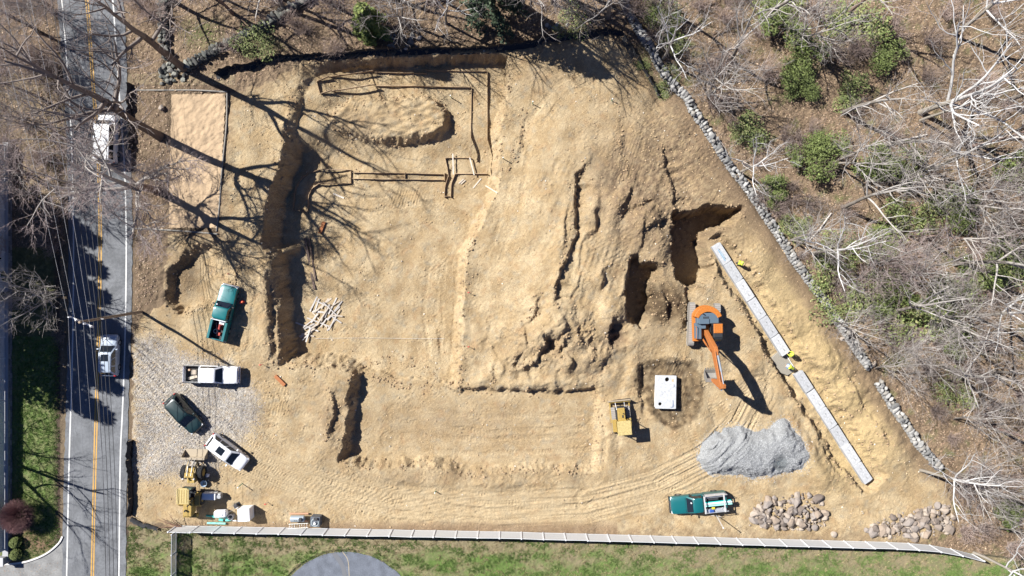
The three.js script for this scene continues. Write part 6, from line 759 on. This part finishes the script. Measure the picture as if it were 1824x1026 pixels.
// ---------------------------------------------------------------- wheel loader
{
  const t = carThing('wheel_loader', 'old yellow wheel loader with bucket lowered on the gravel lot', 'wheel loader', 341, 866, [0, -1], 1.1); t.rotation.y = Math.PI / 2 - 0.03;
  const bigWheel = (x, z, R = 0.72, w = 0.52) => { const g = wheel(t, x, z, R, w); g.children[1].material = std(0.40, 0.28, 0.08, 0.7); const lug = []; for (let i = 0; i < 20; i++) { const a = i / 20 * 6.283; lug.push(box(0.1, 0.05, w * 0.9, Math.cos(a) * R, Math.sin(a) * R, 0, 0, 0, a + Math.PI / 2)); } part(g, 'tread', merge(lug), tyreMat); };
  for (const s of [-1, 1]) { bigWheel(1.45, s * 0.92); bigWheel(-1.35, s * 0.92); part(t, 'fender', prism([[-2.15, 1.25], [-1.9, 1.62], [-0.9, 1.62], [-0.55, 1.25], [-0.62, 1.2], [-0.95, 1.54], [-1.85, 1.54], [-2.08, 1.2]], 0.55).translate(0, 0, s * 0.92), yellow); }
  part(t, 'front_frame', merge(rbox(1.6, 0.6, 0.8, 1.2, 0.95, 0, 0.06), rbox(0.5, 0.8, 1.0, 1.35, 1.35, 0, 0.06)), std(0.40, 0.28, 0.08, 0.7)); const eng = part(t, 'engine_cover', rbox(2.0, 0.85, 0.95, -2.1, 1.45, 0, 0.1), yellow); part(eng, 'grille', rbox(0.08, 0.6, 0.8, -3.12, 1.4, 0, 0.02), darkSteel); part(eng, 'exhaust', cyl(0.06, 0.06, 0.7, 'y', -1.75, 2.15, 0.25, 8), darkSteel); part(eng, 'air_cleaner', cyl(0.1, 0.1, 0.35, 'y', -2.4, 2.0, -0.15, 10), darkSteel); part(t, 'rear_counterweight', rbox(0.4, 0.6, 1.5, -3.2, 0.95, 0, 0.06), yellow); part(t, 'rear_frame', rbox(2.4, 0.5, 0.8, -1.7, 0.85, 0, 0.05), std(0.35, 0.25, 0.08, 0.7));
  part(t, 'operator_platform', rbox(1.2, 0.1, 1.3, -0.55, 1.35, 0, 0.03), darkSteel); part(t, 'seat', merge(rbox(0.5, 0.16, 0.5, -0.8, 1.65, 0, 0.05), rbox(0.14, 0.6, 0.5, -1.05, 1.95, 0, 0.05)), darkSteel); part(t, 'dashboard', rbox(0.25, 0.5, 0.9, -0.1, 1.7, 0, 0.05), std(0.08, 0.11, 0.08, 0.7)); part(t, 'steering_wheel', new THREE.TorusGeometry(0.2, 0.025, 6, 18).rotateX(Math.PI / 2 - 0.4).translate(-0.3, 2.0, 0), darkSteel);
  for (const s of [-1, 1]) for (const x of [0.0, -1.2]) part(t, 'canopy_post', bar([x, 1.4, s * 0.62], [x, 2.9, s * 0.6], 0.05, 6), darkSteel); const can = new THREE.Shape(); can.moveTo(0.2, -0.6); can.lineTo(0.32, -0.4); can.lineTo(0.32, 0.4); can.lineTo(0.2, 0.66); can.lineTo(-1.35, 0.66); can.lineTo(-1.35, -0.66); const cg = new THREE.ExtrudeGeometry(can, { depth: 0.08, bevelEnabled: true, bevelSize: 0.02, bevelThickness: 0.02, bevelSegments: 1 }); cg.rotateX(-Math.PI / 2); cg.translate(0, 2.9, 0); const roof = part(t, 'canopy', cg, yellowPale); part(roof, 'canopy_rib', merge(...[-0.4, -0.13, 0.13, 0.4].map((z) => box(1.4, 0.02, 0.04, -0.55, 3.01, z))), yellow);
  for (const s of [-1, 1]) { part(t, 'lift_arm', prism([[0.9, 1.55], [1.1, 1.7], [2.3, 1.2], [2.95, 0.55], [2.8, 0.4], [2.2, 0.95]], 0.14).translate(0, 0, s * 0.48), std(0.34, 0.26, 0.13, 0.7)); part(t, 'lift_cylinder', bar([0.7, 0.9, s * 0.3], [2.1, 1.0, s * 0.46], 0.07, 8), darkSteel); part(t, 'tilt_linkage', merge(bar([1.3, 1.75, s * 0.22], [2.3, 1.5, s * 0.24], 0.06, 8), bar([2.3, 1.5, s * 0.24], [2.95, 0.95, s * 0.26], 0.05, 8)), std(0.5, 0.48, 0.44, 0.4, 0.5)); part(t, 'headlight', cyl(0.1, 0.1, 0.12, 'x', 1.0, 1.85, s * 0.6, 10), lampMat); }
  const bk = part(t, 'bucket', merge(prism([[2.9, 0.9], [2.82, 0.35], [2.95, 0.06], [3.85, 0.04], [3.85, 0.09], [3.05, 0.14], [2.92, 0.38], [3.02, 0.98]], 2.55), prism([[2.9, 0.92], [2.85, 0.1], [3.8, 0.06], [3.2, 0.95]], 0.05).translate(0, 0, -1.27), prism([[2.9, 0.92], [2.85, 0.1], [3.8, 0.06], [3.2, 0.95]], 0.05).translate(0, 0, 1.27)), mudSteel); for (let i = 0; i < 4; i++) part(bk, 'bracket', box(0.12, 0.4, 0.08, 2.82, 0.75, -0.7 + i * 0.46), darkSteel); part(bk, 'top_lip', rbox(0.22, 0.06, 2.6, 2.98, 0.98, 0, 0.02), mudSteel);
}
// ---------------------------------------------------------------- equipment by the fence
const white = std(0.80, 0.81, 0.82, 0.5), aqua = [std(0.10, 0.46, 0.40, 0.4), std(0.22, 0.60, 0.53, 0.4), std(0.03, 0.32, 0.28, 0.4)], plastic = std(0.04, 0.04, 0.045, 0.6);
function atPlan(name, label, category, u, v, turn = 0, group) { const t = thing(name, label, category, group); t.position.copy(G(u, v)); t.rotation.y = turn; return t; }
{ let t = atPlan('light_tower', 'long white equipment box with grey machine end right of the wheel loader', 'equipment', 379, 880, -0.02); part(t, 'housing', rbox(1.75, 0.85, 0.72, -0.15, 0.62, 0, 0.05), white); part(t, 'engine', merge(rbox(0.45, 0.6, 0.6, 1.0, 0.5, 0, 0.08), cyl(0.22, 0.22, 0.12, 'y', 1.05, 0.86, 0, 16)), std(0.42, 0.43, 0.44, 0.5, 0.4)); for (const s of [-1, 1]) wheel(t, 0.4, s * 0.38, 0.2, 0.12);
  t = atPlan('water_tank', 'white rounded plastic water tank near the fence', 'tank', 397, 912, 0.03); part(t, 'tank', rbox(1.4, 0.85, 0.8, 0, 0.47, 0, 0.25), white); part(t, 'lid', cyl(0.16, 0.16, 0.08, 'y', 0.2, 0.93, 0, 14), white);
  t = atPlan('bucket', 'grey open bucket beside the white tank', 'bucket', 415, 918, 0); part(t, 'wall', new THREE.LatheGeometry([[0.24, 0], [0.29, 0.7], [0.33, 0.72], [0.3, 0.74], [0.26, 0.7], [0.21, 0.03], [0, 0.03]].map((p) => new THREE.Vector2(...p)), 20), std(0.20, 0.20, 0.22, 0.6)); part(t, 'handle', new THREE.TorusGeometry(0.28, 0.015, 5, 18, Math.PI).translate(0, 0.7, 0), chrome);
  t = atPlan('storage_box', 'white cube shaped storage box by the fence', 'box', 443, 910, 0.04); part(t, 'body', rbox(1.25, 1.35, 1.35, 0, 0.72, 0, 0.04), white); part(t, 'lid', rbox(1.3, 0.08, 1.4, 0, 1.43, 0, 0.03), std(0.72, 0.735, 0.75, 0.5)); part(t, 'latch', box(0.2, 0.1, 0.03, 0.2, 1.3, 0.69), darkSteel);
  t = atPlan('plate_compactor', 'small dark compactor machine behind the white storage box', 'machine', 423, 899, 0.5); part(t, 'base_plate', rbox(0.7, 0.1, 0.5, 0, 0.08, 0, 0.03), darkSteel); part(t, 'engine', rbox(0.45, 0.4, 0.38, 0, 0.36, 0, 0.06), plastic); part(t, 'handle', merge(bar([-0.2, 0.3, -0.2], [-0.8, 0.9, -0.2], 0.02, 6), bar([-0.2, 0.3, 0.2], [-0.8, 0.9, 0.2], 0.02, 6), bar([-0.8, 0.9, -0.2], [-0.8, 0.9, 0.2], 0.02, 6)), chrome); part(t, 'belt_cover', rbox(0.3, 0.3, 0.1, 0.05, 0.4, 0.25, 0.03), std(0.5, 0.5, 0.5, 0.5));
  [[368, 918, 402, 921, 0.11, 2, 'long dark and pale turquoise pipe beside the fence, upper of the stack'], [380, 920, 414, 922, 0.11, 1, 'pale turquoise pipe beside the fence, touching the grey bucket'], [370, 931, 403, 932, 0.11, 1, 'turquoise pipe nearest the fence'], [391, 925, 399, 926, 0.14, 0, 'short stub of turquoise pipe left of its twin'], [403, 926, 413, 925, 0.14, 0, 'short stub of turquoise pipe near the bucket'], [414, 927, 440, 928, 0.06, 3, 'thin white pipe lying below the storage box']].forEach(([a, b, c, d, r, k, lb], i) => { const A = G(a, b, r), B = G(c, d, r), L = A.distanceTo(B), ring = new THREE.LatheGeometry([[r * 0.88, -L / 2], [r, -L / 2], [r, L / 2], [r * 0.88, L / 2], [r * 0.88, -L / 2]].map((p) => new THREE.Vector2(...p)), 14), m = new THREE.Mesh(ring, k === 3 ? white : aqua[k]); m.name = numbered('drain_pipe'); m.castShadow = m.receiveShadow = true; m.position.copy(A.lerp(B, 0.5)); m.rotation.z = Math.PI / 2; m.rotation.y = -Math.atan2(d - b, c - a); m.rotation.order = 'YXZ'; scene.add(m); tag(m, lb, 'pipe'); });
  t = atPlan('trash_bag', 'crumpled white sack in front of the white car', 'bag', 371, 846, 0.4); part(t, 'sack', toCreasedNormals(stoneGeo(801).scale(0.6, 0.45, 0.5), 0.3), white); part(t, 'tie', cyl(0.06, 0.1, 0.14, 'y', 0, 0.22, 0, 8), white); t.position.y += 0.18; t = atPlan('plastic_tub', 'blue grey plastic tub in the shade of the wheel loader', 'tub', 365, 860, 0.3); part(t, 'tub', new THREE.LatheGeometry([[0, 0.02], [0.26, 0.02], [0.34, 0.35], [0.38, 0.36], [0.36, 0.3], [0.28, 0], [0, 0]].map((p) => new THREE.Vector2(...p)), 18), std(0.28, 0.36, 0.46, 0.5)); part(t, 'rim', new THREE.TorusGeometry(0.36, 0.02, 5, 20).rotateX(Math.PI / 2).translate(0, 0.36, 0), std(0.35, 0.43, 0.52, 0.5));
  t = atPlan('air_compressor', 'grey cylindrical tank lying on red boards by the fence', 'tank', 533, 921, 0.0); part(t, 'tank', merge(cyl(0.36, 0.36, 1.35, 'x', 0, 0.55, 0, 22), new THREE.SphereGeometry(0.36, 16, 10).scale(0.4, 1, 1).translate(-0.68, 0.55, 0), new THREE.SphereGeometry(0.36, 16, 10).scale(0.4, 1, 1).translate(0.68, 0.55, 0)), std(0.34, 0.39, 0.43, 0.45, 0.3)); part(t, 'motor', rbox(0.34, 0.3, 0.4, 0.42, 0.95, 0, 0.05), plastic); for (const x of [-0.25, -0.05]) part(t, 'fitting', cyl(0.04, 0.04, 0.08, 'y', x, 0.93, 0.1, 8), darkSteel); for (const s of [-1, 1]) part(t, 'skid', box(2.1, 0.14, 0.14, 0, 0.1, s * 0.42), std(0.50, 0.27, 0.17, 0.85));
  t = atPlan('generator_cube', 'dark grey square machine with a white hose ring on top by the fence', 'machine', 566, 924, -0.05); part(t, 'housing', rbox(1.05, 1.05, 1.1, 0, 0.55, 0, 0.05), std(0.10, 0.115, 0.14, 0.55, 0.2)); part(t, 'hose_ring', new THREE.TorusGeometry(0.4, 0.03, 6, 26).rotateX(Math.PI / 2).translate(0, 1.1, 0.05), std(0.5, 0.58, 0.6, 0.5)); part(t, 'white_can', cyl(0.13, 0.15, 0.22, 'y', 0.0, 1.19, 0.12, 14), white); part(t, 'motor', rbox(0.4, 0.2, 0.3, 0.1, 1.16, -0.36, 0.05), plastic); part(t, 'exhaust', cyl(0.05, 0.05, 0.3, 'y', -0.15, 1.22, -0.42, 8), std(0.5, 0.5, 0.5, 0.4, 0.5));
  t = atPlan('ladder', 'pale ladder leaning on the white fence below the grey tank', 'ladder', 533, 935, 0.05); const rails = [-0.22, 0.22]; for (const z of rails) part(t, 'rail', rbox(2.2, 0.06, 0.05, 0, 0.25 + (z > 0 ? 0.15 : 0), z, 0.01), std(0.72, 0.72, 0.66, 0.5)); for (let i = 0; i < 8; i++) part(t, 'rung', bar([-0.95 + i * 0.27, 0.25, -0.22], [-0.95 + i * 0.27, 0.4, 0.22], 0.018, 6), chrome);
  t = atPlan('fuel_can', 'small red fuel can in the shade of the teal pickup', 'fuel can', 432, 538, 0.1); part(t, 'can', rbox(0.48, 0.4, 0.24, 0, 0.2, 0, 0.06), std(0.55, 0.03, 0.025, 0.5)); part(t, 'spout', cyl(0.04, 0.05, 0.14, 'y', 0.14, 0.45, 0, 8), std(0.6, 0.5, 0.05, 0.5)); }
// fallen limb by the fence corner
{ const W = new Wood(), q = rng(811), p = G(322, 935, 0.25); const t = thing('dead_branch', 'bare reddish dead branch at the white fence corner', 'branch'); const limbs = [[-2.4, -0.1, 0.25], [-2.3, 0.5, -0.9], [-0.7, 0.9, -1.6], [-1.6, 0.8, -1.1]]; limbs.forEach(([x, y, z]) => W.tube([V3(0.6, 0, 0.4), V3(x * 0.45, y * 0.6 + 0.1, z * 0.4), V3(x, y, z)], [0.07, 0.045, 0.015], 6, () => [0.2, 0.11, 0.075])); for (let i = 0; i < 16; i++) { const l = limbs[i % 4], f = 0.4 + 0.5 * q(), s = V3(l[0] * f, l[1] * f, l[2] * f); W.tube([s, s.clone().add(V3(q() - 0.6, q() * 0.4, q() - 0.6).multiplyScalar(0.8))], [0.02, 0.008], 4, () => [0.24, 0.14, 0.1]); } part(t, 'limb', W.geo(), barkMat); t.position.copy(p); }
// ---------------------------------------------------------------- people
function bodyGeo(chains, size, res, centre, blend = 0.035) {   // smooth union of tapered capsules, meshed
  const mc = new MarchingCubes(res, barkMat, false, false, 60000), n = mc.size, hs = n / 2, A = V3(), B = V3(), q = V3(); mc.isolation = 0;
  const caps = chains.map(([a, b, r0, r1, c]) => ({ a: V3(...a), ab: V3(...b).sub(V3(...a)), r0, r1, c }));
  const field = (x, y, z) => { q.set(x, y, z); let d = 1e3; for (const k of caps) { A.subVectors(q, k.a); const t = clamp(A.dot(k.ab) / Math.max(k.ab.lengthSq(), 1e-6)), e = A.addScaledVector(k.ab, -t).length() - lerp(k.r0, k.r1, t), hh = clamp(0.5 + 0.5 * (d - e) / blend); d = lerp(d, e, hh) - blend * hh * (1 - hh); } return d; };
  for (let k = 0; k < n; k++) for (let j = 0; j < n; j++) for (let i = 0; i < n; i++) mc.field[i + j * n + k * n * n] = -field(centre[0] + (i - hs) / hs * size, centre[1] + (j - hs) / hs * size, centre[2] + (k - hs) / hs * size);
  mc.update(); const c = mc.count, pos = new Float32Array(c * 3), nor = new Float32Array(c * 3), colr = new Float32Array(c * 3);
  for (let i = 0; i < c; i++) { const x = mc.positionArray[i * 3] * size + centre[0], y = mc.positionArray[i * 3 + 1] * size + centre[1], z = mc.positionArray[i * 3 + 2] * size + centre[2]; pos.set([x, y, z], i * 3); const e = 0.004, gx = field(x + e, y, z) - field(x - e, y, z), gy = field(x, y + e, z) - field(x, y - e, z), gz = field(x, y, z + e) - field(x, y, z - e), L = Math.hypot(gx, gy, gz) || 1; nor.set([gx / L, gy / L, gz / L], i * 3); let best = 1e9, bc = [1, 1, 1]; for (const k of caps) { A.set(x, y, z).sub(k.a); const t = clamp(A.dot(k.ab) / Math.max(k.ab.lengthSq(), 1e-6)), d = A.addScaledVector(k.ab, -t).length() - lerp(k.r0, k.r1, t); if (d < best) { best = d; bc = k.c; } } colr.set(bc, i * 3); }
  const g = new THREE.BufferGeometry(); g.setAttribute('position', new THREE.BufferAttribute(pos, 3)); g.setAttribute('normal', new THREE.BufferAttribute(nor, 3)); g.setAttribute('color', new THREE.BufferAttribute(colr, 3)); return g;
}
const SKIN = [0.50, 0.30, 0.20], VIS = [0.52, 0.62, 0.05], JEANS = [0.05, 0.07, 0.13], BOOT = [0.10, 0.065, 0.04], DARK = [0.05, 0.05, 0.06], clothMat = new THREE.MeshStandardMaterial({ vertexColors: true, roughness: 0.85 });
function person(label, u, v, turn, pose, o = {}) {
  const t = thing('person', label, 'person'), top = o.top || VIS, sl = o.sleeve || top, pants = o.pants || JEANS, c = [], J = pose;
  const mid = (a, b, k) => a.map((q, i) => lerp(q, b[i], k));
  c.push([J.hip, J.chest, 0.155, 0.175, top], [mid(J.hip, J.chest, 0.75), J.neck, 0.16, 0.075, top], [J.neck, J.head, 0.06, 0.062, SKIN]);
  for (const s of ['L', 'R']) { const sh = J['sh' + s], el = J['el' + s], wr = J['wr' + s], hp = J['hp' + s], kn = J['kn' + s], an = J['an' + s]; c.push([J.chest, sh, 0.12, 0.085, top], [sh, el, 0.075, 0.055, sl], [el, wr, 0.055, 0.036, sl], [J.hip, hp, 0.13, 0.11, pants], [hp, kn, 0.1, 0.072, pants], [kn, an, 0.068, 0.05, pants], [an, [an[0] + 0.19, an[1] - 0.045, an[2]], 0.055, 0.042, BOOT]); }
  const gs = [bodyGeo(c, 1.05, 84, [0.12, 0.86, 0])];
  const h = J.head, f = J.face, side = [-f[2], 0, f[0]], hd = [[h, [h[0], h[1] + 0.07, h[2]], 0.085, 0.095, SKIN], [[h[0] + f[0] * 0.02, h[1] - 0.05, h[2] + f[2] * 0.02], h, 0.06, 0.08, SKIN], [[h[0] + f[0] * 0.085, h[1] + 0.0, h[2] + f[2] * 0.085], [h[0] + f[0] * 0.108, h[1] - 0.02, h[2] + f[2] * 0.108], 0.01, 0.014, SKIN]]; for (const s of [-1, 1]) hd.push([[h[0] + side[0] * 0.085 * s, h[1] + 0.01, h[2] + side[2] * 0.085 * s], [h[0] + side[0] * 0.092 * s, h[1] - 0.03, h[2] + side[2] * 0.092 * s], 0.015, 0.012, SKIN], [[h[0] + f[0] * 0.082 + side[0] * 0.03 * s, h[1] + 0.02, h[2] + f[2] * 0.082 + side[2] * 0.03 * s], [h[0] + f[0] * 0.083 + side[0] * 0.032 * s, h[1] + 0.02, h[2] + f[2] * 0.083 + side[2] * 0.032 * s], 0.009, 0.009, [0.03, 0.02, 0.02]]); gs.push(bodyGeo(hd, 0.2, 44, [h[0], h[1], h[2]], 0.012));
  for (const s of ['L', 'R']) { const w = J['wr' + s], e = J['el' + s], d = V3(w[0] - e[0], w[1] - e[1], w[2] - e[2]).normalize(), x = V3(0, 0, s === 'L' ? -1 : 1), y = V3().crossVectors(d, x).normalize(), at = (a, b, k) => [w[0] + d.x * a + x.x * b + y.x * k, w[1] + d.y * a + x.y * b + y.y * k, w[2] + d.z * a + x.z * b + y.z * k], gl = o.glove || SKIN; const hc = [[at(0, 0, 0), at(0.05, 0, 0), 0.028, 0.032, gl]]; [-0.027, -0.009, 0.009, 0.027].forEach((b, i) => { const L = [0.062, 0.075, 0.07, 0.05][i]; hc.push([at(0.05, b, 0), at(0.085, b * 1.15, 0.004), 0.011, 0.01, gl], [at(0.085, b * 1.15, 0.004), at(0.085 + L * 0.55, b * 1.2, 0.03), 0.01, 0.0085, gl]); }); hc.push([at(0.02, -0.03, 0), at(0.055, -0.058, 0.015), 0.013, 0.011, gl], [at(0.055, -0.058, 0.015), at(0.085, -0.055, 0.03), 0.011, 0.009, gl]); gs.push(bodyGeo(hc, 0.13, 44, at(0.06, 0, 0.01), 0.008)); }
  part(t, 'body', mergeGeometries(gs), clothMat);
  const hat = part(t, 'hard_hat', merge(new THREE.SphereGeometry(0.128, 18, 9, 0, Math.PI * 2, 0, Math.PI / 2).scale(1.12, 0.95, 1), cyl(0.16, 0.165, 0.02, 'y', 0.02, 0, 0, 20), box(0.2, 0.02, 0.03, 0, 0.118, 0)), o.hat || std(0.82, 0.83, 0.82, 0.4)); hat.position.set(h[0] + (o.hatShift || 0), h[1] + 0.065, h[2]); hat.rotation.y = Math.atan2(-f[2], f[0]); hat.rotation.z = o.hatTilt || 0;
  const p = P(u, v, o.eye || 0.3); t.position.set(p.x, o.floor !== undefined ? o.floor : gxz(p.x, p.z), p.z); t.rotation.y = turn; return t;
}
const standing = { hip: [0, 0.95, 0], chest: [0.04, 1.32, 0], neck: [0.06, 1.5, 0], head: [0.1, 1.62, 0], face: [1, 0, 0], shL: [0.04, 1.42, -0.19], elL: [0.1, 1.14, -0.27], wrL: [0.34, 1.05, -0.2], shR: [0.04, 1.42, 0.19], elR: [0.08, 1.13, 0.27], wrR: [0.3, 1.0, 0.2], hpL: [0, 0.9, -0.1], knL: [0.05, 0.5, -0.12], anL: [0, 0.08, -0.14], hpR: [0, 0.9, 0.1], knR: [0.03, 0.5, 0.12], anR: [-0.03, 0.08, 0.14] };
const bending = { hip: [-0.1, 0.84, 0], chest: [0.3, 1.06, 0], neck: [0.48, 1.1, 0], head: [0.6, 1.08, 0], face: [0.9, 0, 0], shL: [0.38, 1.1, -0.19], elL: [0.46, 0.82, -0.24], wrL: [0.58, 0.6, -0.14], shR: [0.38, 1.1, 0.19], elR: [0.5, 0.82, 0.25], wrR: [0.62, 0.58, 0.14], hpL: [-0.08, 0.82, -0.11], knL: [0.1, 0.46, -0.15], anL: [-0.08, 0.08, -0.16], hpR: [-0.08, 0.82, 0.11], knR: [0.08, 0.46, 0.14], anR: [-0.1, 0.08, 0.16] };
person('worker in yellow high visibility jacket standing beside the gap in the block wall', 1409, 631, 2.6, standing, { pants: DARK, hat: std(0.62, 0.72, 0.1, 0.5) });
person('worker in white hard hat and blue sleeves bending over the gravel bed', 1412, 656, 2.7, bending, { sleeve: [0.10, 0.2, 0.36], floor: gh(1400, 652) + 0.25 });
person('worker in yellow green jacket standing alone right of the upper block wall', 1314, 470, 0.6, standing, { pants: DARK, hat: std(0.62, 0.72, 0.1, 0.5) });
renderer.render(scene, camera);
